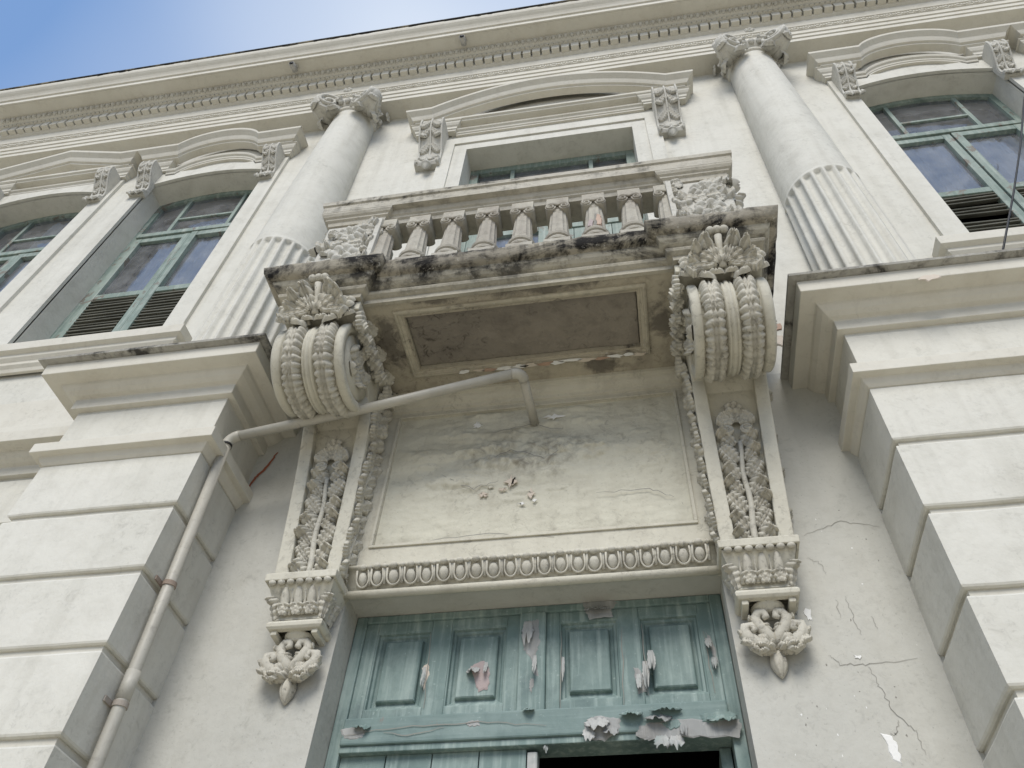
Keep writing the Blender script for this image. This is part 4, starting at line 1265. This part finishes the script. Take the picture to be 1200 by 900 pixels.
# vine on the inner and outer flanks
for sx, xx in ((-1, XN), (1, None)):
    pts = []
    for i in range(14):
        z = 3.84 + 0.083 * i
        y = (cy(z) if z < 4.75 else cy(4.75) - 0.10 * (z - 4.75) / 0.25) * (0.55 + 0.12 * math.sin(i * 1.3))
        x = XN if sx < 0 else cxo(min(z, 4.85))
        pts.append(Vector((x, y, z)))
    if sx < 0:
        MB().tube([p + Vector((-0.006, 0, 0)) for p in pts], [0.011] * 14, 6).build('stem', 'carved', cb, True)
    for i, p in enumerate(pts):
        for dy in ((-1, 1) if sx < 0 else (1,)):
            wd = abs(cy(min(p.z, 4.75)))
            leaf(cb, p + Vector((0, 0.008 * dy, 0)), Vector((sx * 0.18, dy * 0.8, 0.8)), Vector((sx, 0, 0)), 0.062 + wd * 0.28, 3 if (i + (dy > 0)) % 3 else 2, 'carved', 0.85, 0.85)
        if sx < 0 and i % 4 == 2:
            link('volute', VOL['carved'][i % 2], cb, mat=frame(p + Vector((-0.006, 0.03, 0.02)), Vector((0, 0, 1)), Vector((-1, 0, 0)), 0.026))
# scroll drum
DC = (0.0, -0.508, 4.868)
DR = 0.226
MB().lathe([(0.05, 0.868), (0.172, 0.868), (0.172, 0.884), (0.185, 0.884), (0.190, 0.862), (0.224, 0.858), (0.234, 0.864), (0.236, 0.880), (0.234, 0.900), (0.226, 0.906), (0.210, 0.909), (DR - 0.014, 0.912), (DR - 0.014, 1.014), (DR, 1.018), (DR + 0.008, 1.024), (DR + 0.006, 1.031), (DR + 0.002, 1.034), (DR + 0.012, 1.040), (DR + 0.012, 1.054), (DR + 0.002, 1.060), (DR + 0.006, 1.063), (DR + 0.008, 1.070), (DR, 1.076), (DR - 0.014, 1.080), (DR - 0.014, 1.182), (0.210, 1.185), (0.226, 1.188), (0.234, 1.194), (0.236, 1.212), (0.234, 1.230), (0.224, 1.238), (0.190, 1.234), (0.185, 1.210), (0.172, 1.210), (0.172, 1.226), (0.05, 1.226)], 72, 'x', DC).build('scroll_drum', 'portal', cb, True)
def bent_leaf(L, lobes, seed, ws=0.60, curl=0.05):
    m_ = leaf_mb(lobes, 0.48, curl, 0.23, seed)
    r0 = DR - 0.010
    m_.v = [(x * L * ws, (r0 + h * L) * math.cos(y * L / r0), (r0 + h * L) * math.sin(y * L / r0)) for x, y, h in m_.v]
    return m_.mesh('leaf', 'carved', True)


BENT = [bent_leaf(0.205, 5, 31), bent_leaf(0.215, 6, 32), bent_leaf(0.195, 4, 33, 0.62, 0.10)]
rnd = random.Random(19)
for xz in (0.963, 1.131):
    for i in range(12):
        ang = R(-222 + 24.5 * i + rnd.uniform(-3, 3))     # from the top front round underneath
        link('leaf', BENT[(i + (xz > 1)) % 3], cb, mat=Matrix.Translation((xz + rnd.uniform(-.003, .003), DC[1], DC[2])) @ Matrix.Rotation(ang, 4, 'X'))
for sx, xx in ((-1, 0.870), (1, 1.224)):
    for k in range(5):
        a = R(72 * k + 18)
        leaf(cb, (xx, DC[1] + 0.012 * math.cos(a), DC[2] + 0.012 * math.sin(a)), Vector((0, math.cos(a), math.sin(a))), Vector((sx, 0, 0)), 0.135, k % 3, 'carved', 0.9, 1.0)
    rosette(cb, (xx + sx * 0.008, DC[1], DC[2]), Vector((0, 0, 1)), Vector((sx, 0, 0)), 0.045, 0, 'carved', 1.2)
# frieze block over the drum and the acanthus spray that rises against it
MB().box(0.815, 1.236, -0.765, -0.02, 5.035, 5.1035).build('frieze_block', 'portal', cb, bevel=0.006)
CXM = 1.045
FN = Vector((0, -1, -0.25))
MB().tube([(CXM, -0.772, 5.02), (CXM, -0.790, 5.08), (CXM, -0.815, 5.14), (CXM, -0.845, 5.20)], [0.020, 0.017, 0.016, 0.020], 10).build('stem', 'carved', cb, True)
for k, (ang, L, z0, kd) in enumerate(((24, 0.225, 5.035, 0), (-24, 0.225, 5.035, 0), (50, 0.205, 5.035, 1), (-50, 0.205, 5.035, 1), (76, 0.185, 5.04, 0), (-76, 0.185, 5.04, 0), (103, 0.165, 5.05, 3), (-103, 0.165, 5.05, 3))):
    a = R(ang)
    leaf(cb, (CXM + 0.022 * math.sin(a), -0.768, z0), Vector((math.sin(a), -0.30 * max(0, math.cos(a)), math.cos(a))), FN, L, kd, 'carved', 0.50, 1.35)
for ang in (36, -36, 63, -63):
    a = R(ang)
    leaf(cb, (CXM + 0.03 * math.sin(a), -0.765, 5.05), Vector((math.sin(a), -0.1, math.cos(a))), FN, 0.15, 3, 'carved', 0.40, 1.0)
for sg in (-1, 1):
    rosette(cb, (CXM + sg * 0.155, -0.787, 5.075), Vector((0, 0, 1)), Vector((0, -1, -0.1)), 0.060, 0 if sg > 0 else 2, 'carved', 1.1)
    link('volute', VOL['carved'][0 if sg > 0 else 1], cb, mat=frame((CXM + sg * 0.075, -0.785, 5.045), Vector((0, 0, 1)), Vector((0, -1, -0.3)), 0.042))
    leaf(cb, (CXM + sg * 0.10, -0.775, 5.03), Vector((sg * 0.8, 0, -0.5)), FN, 0.13, 1, 'carved', 0.8, 1.1)
    leaf(cb, (CXM + sg * 0.05, -0.72, 5.03), Vector((sg * 0.5, -0.4, -0.8)), Vector((0, -1, 0.2)), 0.13, 2, 'carved', 0.8, 1.0)
for k in range(6):
    leaf(cb, (0.90 + 0.058 * k, -0.735, 5.065), Vector((0.25 * (k - 2.5), -0.25, -1)), Vector((0, -1, 0.2)), 0.115, k % 3, 'carved', 0.9, 1.0)
for k in range(3):
    MB().lathe([(0.001, -0.026), (0.018, -0.018), (0.025, 0.0), (0.018, 0.018), (0.001, 0.026)], 12, c=(CXM - 0.034 + 0.034 * k, -0.858, 5.232 + 0.004 * (k == 1))).build('bud', 'carved', cb, True)
# leaves creeping along the block's inner flank, on towards the wall
for i in range(8):
    yy = -0.74 + 0.085 * i
    leaf(cb, (0.815, yy, 5.05), Vector((0, 0.6, 0.35 if i % 2 else -0.6)), Vector((-1, 0, -0.2)), 0.13, (3, 0)[i % 2], 'carved', 0.95, 1.0)
    if i < 5: leaf(cb, (0.845, yy + 0.02, 4.99), Vector((-0.5, 0.5, -0.2)), Vector((-0.4, 0, -1)), 0.10, None, 'carved', 0.95, 1.1)
# console under the bracket
MB().sweep([(0, 3.762), (0.012, 3.762), (0.014, 3.798), (0.008, 3.803), (-0.1, 3.803)], [(0.848, 0), (0.848, -0.188), (1.156, -0.188), (1.156, 0)]).build('console_plate', 'portal', cb, bevel=0.004)
rings = []
for i in range(9):
    t = i / 8
    o = 0.045 * (math.sin(t * math.pi / 2) ** 1.6)
    z = 3.602 + 0.160 * t
    k = 0.018 * math.sin(math.pi * t)
    rings.append([(0.892 - o + k * 0.5, 0.0, z), (0.892 - o + k * 0.5, -0.120 - o * 1.35 + k, z), (1.108 + o - k * 0.5, -0.120 - o * 1.35 + k, z), (1.108 + o - k * 0.5, 0.0, z)])
MB().loft(rings).build('console_bell', 'portal', cb)
for k in range(3):
    xx = 0.945 + 0.062 * k
    MB().grid(10, 10, lambda a, b: (xx + 0.020 * math.sin(math.pi * (0.06 + 0.94 * a)) ** 0.65 * math.cos(math.pi * b), -0.128 - 0.045 * (1 - a) ** 1.5 - 0.018 * math.sin(math.pi * b) * math.sin(math.pi * a) ** 0.5, 3.745 - 0.125 * a)).build('egg', 'carved', cb, True)
    leaf(cb, (xx, -0.135, 3.615), Vector((0.4, -0.15, 1)), Vector((0, -1, -0.2)), 0.07, 2, 'carved', 0.7)
    leaf(cb, (xx, -0.135, 3.615), Vector((-0.4, -0.15, 1)), Vector((0, -1, -0.2)), 0.07, 2, 'carved', 0.7)
    MB().tube([(xx - 0.031, -0.172, 3.755), (xx - 0.031, -0.145, 3.70), (xx - 0.031, -0.13, 3.62)], [0.006, 0.006, 0.009], 6).build('dart', 'carved', cb, True)
for sg, xx in ((-1, 0.892), (1, 1.108)):
    leaf(cb, (xx - sg * 0.006, -0.105, 3.605), Vector((sg * 0.22, -0.34, 1)), Vector((sg * 0.7, -0.7, -0.3)), 0.15, 1, 'carved', 0.62, 0.8)
    for k in range(2):
        leaf(cb, (xx + sg * 0.0, -0.09 + 0.06 * k, 3.61), Vector((sg * 0.2, -0.1, 1)), Vector((sg, 0, -0.2)), 0.13, 0, 'carved', 0.6, 0.6)
        link('volute', VOL['carved'][0], cb, mat=frame((xx - sg * 0.004, -0.055 + 0.03 * k, 3.66 + 0.05 * k), Vector((0, 0, 1)), Vector((sg, 0, 0)), 0.03))
for k in range(7):
    MB().lathe([(0.001, -0.018), (0.011, -0.012), (0.014, 0.0), (0.011, 0.012), (0.001, 0.018)], 10, 'x', (0.873 + 0.043 * k, -0.190, 3.754)).build('bead', 'carved', cb, True)
MB().sweep([(-0.02, 3.556), (0.004, 3.556), (0.014, 3.566), (0.016, 3.580), (0.010, 3.592), (0.0, 3.600), (-0.02, 3.604)], [(0.890, 0), (0.890, -0.118), (1.115, -0.118), (1.115, 0)]).build('console_foot', 'portal', cb, bevel=0.002)
fb = MB()
for xx in (0.896, 1.082): fb.box(xx, xx + 0.028, -0.112, 0.0, 3.535, 3.558)
fb.lathe([(0.05, 3.530), (0.066, 3.545), (0.07, 3.56)], 20, c=(1.003, -0.035, 0))
fb.build('console_bracing', 'portal', cb, bevel=0.004)
# hanging acanthus pendant
pc = 1.003
before = set(cb.children)
MB().lathe([(0.03, -0.016), (0.048, -0.012), (0.054, 0.0), (0.048, 0.012), (0.03, 0.016)], 24, c=(pc, -0.035, 3.516)).build('pendant_cap', 'carved', cb, True)
for sg in (-1, 1):
    up = [(pc + sg * (0.030 - 0.026 * math.cos(t)) * 1.0 + 0, -0.05 - 0.016 * math.sin(t * 0.5), 3.478 + 0.026 * math.sin(t)) for t in [R(-150 + 30 * i) for i in range(12)]]
    body = [(pc + sg * 0.006, -0.030, 3.35), (pc + sg * 0.022, -0.052, 3.40), (pc + sg * 0.052, -0.058, 3.44), (pc + sg * 0.062, -0.058, 3.475), (pc + sg * 0.046, -0.062, 3.500), (pc + sg * 0.022, -0.068, 3.496), (pc + sg * 0.018, -0.074, 3.476), (pc + sg * 0.032, -0.076, 3.466)]
    MB().tube(body, [0.018, 0.026, 0.027, 0.024, 0.021, 0.018, 0.014, 0.009], 10).build('scroll', 'carved', cb, True)
    body = [(pc + sg * 0.008, -0.030, 3.335), (pc + sg * 0.045, -0.045, 3.352), (pc + sg * 0.085, -0.055, 3.375), (pc + sg * 0.112, -0.06, 3.408), (pc + sg * 0.106, -0.066, 3.436), (pc + sg * 0.082, -0.07, 3.438), (pc + sg * 0.074, -0.076, 3.418), (pc + sg * 0.086, -0.078, 3.408)]
    MB().tube(body, [0.016, 0.026, 0.030, 0.028, 0.023, 0.018, 0.013, 0.009], 10).build('scroll', 'carved', cb, True)
    leaf(cb, (pc + sg * 0.012, -0.048, 3.37), Vector((sg * 0.25, -0.05, 1)), Vector((0, -1, 0)), 0.10, 0, 'carved', 0.7, 1.0)
    leaf(cb, (pc + sg * 0.085, -0.050, 3.375), Vector((sg * 0.2, 0, 1)), Vector((sg * 0.4, -1, 0)), 0.075, 2, 'carved', 0.9, 1.3)
    leaf(cb, (pc + sg * 0.060, -0.050, 3.385), Vector((sg * 0.45, 0, -1)), Vector((0, -1, 0)), 0.085, 1, 'carved', 1.0, 1.3)
    leaf(cb, (pc + sg * 0.030, -0.040, 3.40), Vector((sg * 0.75, -0.1, -0.65)), Vector((0, -1, 0)), 0.115, 2, 'carved', 0.95, 1.3)
    leaf(cb, (pc + sg * 0.020, -0.040, 3.42), Vector((sg * 0.22, -0.1, -1)), Vector((0, -1, 0)), 0.11, 0, 'carved', 0.85, 1.4)
    leaf(cb, (pc + sg * 0.075, -0.045, 3.40), Vector((sg * 0.7, 0, -0.35)), Vector((0, -1, 0)), 0.06, 2, 'carved', 1.0, 1.4)
for sg in (-1, 1):
    for ang, x_, z_, L_, k_ in ((150, 0.100, 3.400, 0.070, 2), (110, 0.108, 3.420, 0.055, 0), (190, 0.070, 3.375, 0.080, 0), (165, 0.045, 3.40, 0.085, 2), (60, 0.10, 3.43, 0.04, 2), (80, 0.060, 3.47, 0.045, 2), (120, 0.058, 3.445, 0.055, 0)):
        a = R(ang)
        leaf(cb, (pc + sg * x_ * 0.92, -0.062, z_), Vector((sg * math.sin(a), -0.1, math.cos(a))), Vector((sg * 0.3, -1, 0)), L_, k_, 'carved', 0.85, 1.4)
MB().grid(14, 18, lambda a, b: (pc + 0.034 * math.sin(math.pi * (0.12 + 0.88 * a)) ** 0.8 * math.cos(math.pi * b), -0.012 - 0.042 * math.sin(math.pi * b) * math.sin(math.pi * (0.12 + 0.86 * a)) ** 0.7 * (1 + 0.10 * math.cos(b * 28)), 3.355 - 0.118 * a)).build('bud', 'carved', cb, True)
for o in cb.children:
    if o not in before: o.location.z += 0.022
cbL = copy_tree(cb, B); cbL.scale.x = -1
cbL['label'] = 'scrolled acanthus corbel crossed by the drain pipe'

# ================================================================== green door
DY = 0.175
dr = empty('door', B, label='peeling green panelled door, one leaf standing open on a dark room')
fr = MB()
for s in (-1, 1): fr.box(min(s * 0.848, s * 0.795), max(s * 0.848, s * 0.795), DY - 0.012, DY + 0.11, 0.0, 3.788)
fr.box(-0.795, 0.795, DY - 0.012, DY + 0.11, 3.752, 3.788)
fr.build('frame', 'door', dr, bevel=0.005)
MB().box(-0.795, 0.795, DY - 0.035, DY + 0.10, 3.155, 3.272).build('transom_beam', 'door_h', dr, bevel=0.008)
MB().box(-0.795, 0.795, DY - 0.022, DY + 0.10, 3.128, 3.155).build('transom_rebate', 'door', dr, bevel=0.003)
MB().box(-0.062, 0.058, DY - 0.018, DY + 0.08, 3.272, 3.752).build('mullion', 'door', dr, bevel=0.006)
for sx in (-1, 1):
    a, b = (0.058, 0.795) if sx > 0 else (-0.795, -0.062)
    fm = MB()
    st = 0.060
    c0, c1 = (a + b) / 2 - 0.047, (a + b) / 2 + 0.047
    fm.box(a, a + st, DY, DY + 0.05, 3.272, 3.752); fm.box(b - st, b, DY, DY + 0.05, 3.272, 3.752); fm.box(c0, c1, DY, DY + 0.05, 3.272, 3.752)
    for xa, xb in ((a + st, c0), (c1, b - st)):
        fm.box(xa, xb, DY + 0.001, DY + 0.049, 3.272, 3.322); fm.box(xa, xb, DY + 0.001, DY + 0.049, 3.702, 3.752)
    fm.build('overdoor_frame', 'door', dr, bevel=0.003)
    for xa, xb in ((a + st, c0), (c1, b - st)):
        za, zb = 3.322, 3.702
        # raised and fielded panel: bolection ramp, flat margin, field
        def rect(i, y): return [(xa + i, y, za + i), (xb - i, y, za + i), (xb - i, y, zb - i), (xa + i, y, zb - i)]
        MB().loft([rect(0.0, DY + 0.004), rect(0.006, DY + 0.006), rect(0.010, DY + 0.020), rect(0.020, DY + 0.022), rect(0.026, DY + 0.030), rect(0.040, DY + 0.034), rect(0.043, DY + 0.016), rect(0.048, DY + 0.012)], False).add(rect(0.048, DY + 0.012), [(0, 1, 2, 3)]).build('panel', 'door', dr)
# closed leaf: planks, with a meeting stile
for k in range(4):
    xa = -0.795 + k * 0.195
    MB().box(xa + 0.002, xa + 0.193, DY + 0.012, DY + 0.05, 0.02, 3.128).build('plank', 'door', dr, bevel=0.003)
MB().box(-0.012, 0.030, DY + 0.002, DY + 0.06, 0.02, 3.112).build('meeting_stile', 'flake', dr, bevel=0.006)
# open leaf, swung inwards
MB().box(0.745, 0.790, DY + 0.07, DY + 0.80, 0.02, 3.125).build('open_leaf', 'door', dr, bevel=0.004)


def door_patch(poly, mat, y=DY - 0.0005, th=0.0015, name='peeled_patch'):
    pts = [(px(u, v, 'y', y).x, px(u, v, 'y', y).z) for u, v in poly]
    patch(name, dr, jag(pts + [pts[0]], 6, 0.0045, len(poly))[:-1], y, mat, th)


YMUL = DY - 0.018
door_patch([(622, 726), (631, 724), (633, 752), (628, 770), (631, 794), (627, 793), (621, 770), (613, 762), (611, 745), (616, 742)], 'wood', YMUL)
door_patch([(622, 793), (627, 798), (622, 812), (619, 806)], 'wood', YMUL)
door_patch([(551, 781), (567, 774), (574, 786), (572, 808), (560, 810), (556, 796)], 'pink', DY + 0.009)
door_patch([(683, 705), (716, 703), (724, 706), (716, 714), (718, 722), (690, 726), (686, 716)], 'wood', DY - 0.013)
door_patch([(742, 780), (752, 785), (757, 810), (747, 815)], 'wood', DY)
door_patch([(826, 738), (836, 752), (842, 778), (834, 768)], 'wood', DY)
door_patch([(495, 782), (502, 776), (503, 790), (495, 812)], 'chip', DY)
YB2 = DY - 0.0355
door_patch([(684, 848), (700, 838), (728, 842), (726, 858), (708, 868), (690, 866)], 'wood', YB2)
door_patch([(747, 852), (760, 846), (800, 842), (866, 842), (870, 852), (866, 864), (800, 864), (760, 868), (746, 862)], 'wood', YB2)
door_patch([(398, 856), (420, 850), (430, 856), (424, 866), (404, 866)], 'wood', YB2)
door_patch([(545, 846), (560, 843), (562, 850), (548, 852)], 'wood', YB2)
# beaten paint still on the bare wood, and dark split lines
door_patch([(775, 846), (792, 842), (800, 850), (784, 856)], 'door', YB2 - 0.003)
door_patch([(820, 838), (850, 832), (862, 836), (846, 846), (824, 846)], 'door', YB2 - 0.003)
for i, pl in enumerate((((729, 735), (731, 830)), ((505, 742), (496, 830)), ((440, 845), (520, 838), (600, 836)), ((640, 838), (720, 834), (840, 826)), ((752, 732), (760, 815)), ((658, 740), (657, 835)), ((398, 862), (470, 852), (560, 846), (640, 850)), ((450, 858), (480, 862), (520, 852)), ((824, 740), (838, 812)))):
    yy = DY - 0.0045 if i not in (6, 7) else YB2 - 0.004
    pts = [(px(u, v, 'y', yy).x, px(u, v, 'y', yy).z) for u, v in pl]
    ribbon(jag(pts, 7, 0.004, i + 9), 0.0018, lambda a, b: (a, yy, b)).build('split', 'crack', dr)


def curl(u, v, w, h, y, out=0.03, mat='flake', tilt=0.0, seed=0):
    """paint flake peeling off: fixed along one edge and rolling outwards"""
    q = px(u, v, 'y', y); rnd = random.Random(seed)
    ph = rnd.uniform(0, 6)
    def fn(a, b):
        t = b
        ww = w * (0.35 + 0.65 * math.sin(math.pi * (0.15 + 0.7 * t))) * (1 + 0.35 * mnoise.noise(Vector((t * 9, a * 2, ph))))
        x = (a - 0.5) * ww; z = -h * t * (1 + 0.5 * mnoise.noise(Vector((a * 3.2, 3.0, ph)))) + 0.12 * w * mnoise.noise(Vector((a * 6, 0, ph)))
        d = -out * t ** 1.7 - 0.012 * math.sin(math.pi * a) * t
        c_, s_ = math.cos(tilt), math.sin(tilt)
        return (q.x + x * c_ - z * s_, q.y - 0.002 + d, q.z + x * s_ + z * c_)
    o = MB().grid(14, 14, fn).build('paint_flake', mat, dr, True)
    sol = o.modifiers.new('solid', 'SOLIDIFY'); sol.thickness = 0.0008
    return o


for i, a in enumerate(((619, 728, 0.05, 0.11, YMUL, 0.02), (627, 768, 0.02, 0.09, YMUL, 0.03), (556, 782, 0.05, 0.035, DY + 0.008, 0.03), (570, 776, 0.02, 0.07, DY + 0.008, 0.018), (548, 786, 0.02, 0.03, DY + 0.008, 0.02, 'flake', 0.6), (762, 762, 0.035, 0.10, DY, 0.035), (756, 775, 0.03, 0.12, DY, 0.02), (748, 790, 0.025, 0.08, DY, 0.02), (829, 748, 0.03, 0.07, DY, 0.03), (836, 770, 0.025, 0.06, DY, 0.02), (498, 782, 0.02, 0.09, DY, 0.012), (660, 770, 0.015, 0.11, DY, 0.012),
                       (700, 712, 0.12, 0.03, DY - 0.013, 0.03, 'wood'), (700, 842, 0.10, 0.06, YB2, 0.028), (690, 852, 0.05, 0.06, YB2, 0.030), (715, 852, 0.06, 0.04, YB2, 0.028, 'wood'), (775, 862, 0.06, 0.06, YB2, 0.03, 'flake'), (792, 862, 0.06, 0.06, YB2, 0.035, 'flake'), (800, 846, 0.03, 0.07, YB2, 0.03, 'wood'), (740, 834, 0.09, 0.03, YB2, 0.035, 'door'), (770, 838, 0.10, 0.03, YB2, 0.03, 'wood'), (845, 836, 0.12, 0.045, YB2, 0.03, 'door'), (640, 868, 0.02, 0.05, DY, 0.02), (425, 850, 0.07, 0.02, YB2, 0.02, 'door'), (620, 830, 0.05, 0.02, YB2, 0.02, 'door'), (780, 830, 0.12, 0.02, YB2, 0.025, 'door'))):
    curl(*a, seed=i)

# ================================================================== wear on the walls
def wall_patch(poly, mat, y=-0.0035, th=0.004, parent=wall):
    pts = [(px(u, v, 'y', y).x, px(u, v, 'y', y).z) for u, v in poly]
    patch('plaster_chip', parent, jag(pts + [pts[0]], 3, 0.005, len(poly) * 3)[:-1], y, mat, th)


wall_patch([(908, 380), (915, 379), (917, 386), (910, 388)], 'brick')
wall_patch([(906, 392), (916, 393), (920, 400), (918, 407), (908, 402)], 'chip')
wall_patch([(944, 712), (949, 714), (952, 727), (946, 728), (941, 716)], 'white_chip')
wall_patch([(1032, 859), (1044, 862), (1050, 868), (1055, 886), (1058, 897), (1048, 893), (1042, 880)], 'white_chip')
wall_patch([(1000, 768), (1010, 769), (1009, 773), (1003, 772)], 'white_chip')
for i, pl in enumerate((((942, 628), (985, 612), (1030, 618)), ((972, 768), (985, 779), (1018, 780), (1075, 772)), ((1018, 781), (1030, 805), (1050, 838), (1074, 858), (1085, 886)), ((1052, 845), (1050, 860), (1044, 862)), ((945, 655), (960, 660), (968, 674)), ((990, 700), (998, 720), (1010, 745)), ((980, 705), (985, 725)), ((1020, 722), (1028, 738)))):
    pts = [(px(u, v, 'y', 0).x, px(u, v, 'y', 0).z) for u, v in pl]
    ribbon(jag(pts, 8, 0.006, i + 30), 0.0012 if i < 4 else 0.0009, lambda a, b: (a, -0.0055, b)).build("crack", "crack", wall)
rnd = random.Random(77)
for i in range(34):
    u, v = rnd.uniform(930, 1090), rnd.uniform(560, 890)
    q = px(u, v, 'y', 0)
    if q.x > 1.57 or q.x < 0.9: continue
    patch('plaster_chip', wall, blob(q.x, q.z, rnd.uniform(0.0015, 0.004), rnd.uniform(0.002, 0.006), i, 8, 0.5), -0.0035, rnd.choice(('crack', 'crack', 'white_chip')), 0.0008)
# red filler run between the pier cap and the wall
pts = [(px(u, v, 'y', 0).x, px(u, v, 'y', 0).z) for u, v in ((325, 532), (313, 548), (300, 561), (291, 573))]
ribbon(jag(pts, 6, 0.006, 2), 0.009, lambda a, b: (a, -0.007, b)).build("filler", 'redclay', wall)
# scars on the pier cap mouldings
for pr_, lst in ((p2, ((1089, 326, 12, 5),)),):
    for i, (u, v, ru, rv) in enumerate(lst):
        yv = -PD - 0.192
        q = px(u, v, 'y', yv)
        patch('plaster_chip', pr_, [(a - pr_.location.x, b) for a, b in blob(q.x, q.z, ru * 0.0042, rv * 0.0050, i + 5, 13, 0.4)], yv, 'chip' if pr_ is p2 else 'trim', 0.004)

# ================================================================== drain pipe
dp = empty('drain_pipe', None, (-1.56, 0, 0))
thing(dp, 'painted plastic drain pipe bending from the portal panel down the pier', 'pipe')
W0 = Vector((0.003, 0.0, 4.852)); E1 = Vector((-0.012, -0.372, 4.868)); E2 = Vector((-1.556, -0.345, 4.592)); G0 = Vector((-1.560, -0.085, 0.30))
off = Vector((1.56, 0, 0))


def bend(a, b, c, r=0.05, n=7):
    d1 = (a - b).normalized(); d2 = (c - b).normalized()
    return [(b + d1 * r).lerp(b, t).lerp(b.lerp(b + d2 * r, t), t) for t in [i / n for i in range(n + 1)]]


RP_ = 0.0262
d12 = (E2 - E1).normalized()
MB().tube([W0 + off, E1 + (W0 - E1).normalized() * 0.045 + off], RP_ * 0.96, 20).build('pipe_length', 'pvc', dp, True)
MB().tube([p + off for p in bend(W0, E1, E2, 0.055)], RP_ * 1.10, 20).build('elbow', 'pvc', dp, True)
MB().tube([E1 + d12 * 0.05 + off, (E1 + E2) / 2 + Vector((0, 0, -0.012)) + off, E2 - d12 * 0.05 + off], RP_, 20).build('pipe_length', 'pvc', dp, True)
MB().tube([p + off for p in bend(E1, E2, G0, 0.06)], RP_ * 1.10, 20).build('elbow', 'pvc', dp, True)
d2g = (G0 - E2).normalized()
MB().tube([E2 + d2g * 0.045 + off, E2 + d2g * 0.06 + off], RP_ * 1.16, 20).build('rubber_ring', 'black', dp, True)
MB().tube([E2 + d2g * 0.05 + off] + [E2.lerp(G0, t) + off for t in (0.3, 0.6, 0.9)] + [G0 + off], RP_, 20).build('pipe_length', 'pvc', dp, True)
tz = lambda z: E2 + (G0 - E2) * ((E2.z - z) / (E2.z - G0.z)) + off
MB().tube([tz(3.30), tz(3.18)], RP_ * 1.10, 20).build('socket', 'pvc', dp, True)
for zc_ in (3.705, 3.16, 1.9):
    c = tz(zc_)
    cm = MB()
    cm.tube([c - d2g * 0.011, c + d2g * 0.011], RP_ * 1.17, 20)
    cm.box(-0.033, -0.026, c.y - 0.062, c.y + 0.052, c.z - 0.011, c.z + 0.011)
    cm.build('clamp', 'rust', dp)
MB().tube([G0 + off, G0 + off + Vector((0, -0.03, -0.10)), G0 + off + Vector((0, -0.09, -0.16))], RP_ * 1.1, 16).build('shoe', 'pvc', dp, True)

# ================================================================== security cameras under the cornice
def sec_cam(u, v, label):
    q = px(u, v, 'z', 10.60)
    c = empty('security_camera', None, (q.x, q.y, 10.64))
    thing(c, label, 'security camera', 'security cameras under the cornice')
    MB().lathe([(0.032, 0.006), (0.034, -0.004), (0.028, -0.012), (0.012, -0.016), (0.012, -0.05)], 16).build('mount', 'camera_shell', c, True)
    MB().tube([(0, 0.035, -0.052), (0, -0.06, -0.082)], 0.030, 16).build('housing', 'camera_shell', c, True)
    MB().tube([(0, -0.058, -0.0814), (0, -0.066, -0.0838)], 0.024, 14).build('lens', 'black', c, True)
    return c


sec_cam(345, 79, 'small grey security camera under the cornice between the chipped column and the gabled hood')
sec_cam(543, 48, 'small grey security camera under the cornice above the segmental pediment')

# hanging cable in front of the window with broken louvers
ca = px(1200, 118, 'y', -0.45); cb_ = px(1196, 170, 'y', -0.45); cc = px(1188, 225, 'y', -0.45); ce = px(1180, 268, 'y', -0.45)
top = px(1216, 2, 'y', -0.50)
cab = MB().tube([top, top.lerp(ca, 0.5) + Vector((0.02, 0, 0)), ca, cb_, cc, ce, cc + (ce - cc) * ((cc.z - 5.07) / (cc.z - ce.z))], 0.006, 8)
thing(cab.build('cable', 'cable', None, True), 'thin black cable hanging in front of the window with broken louvers', 'cable')
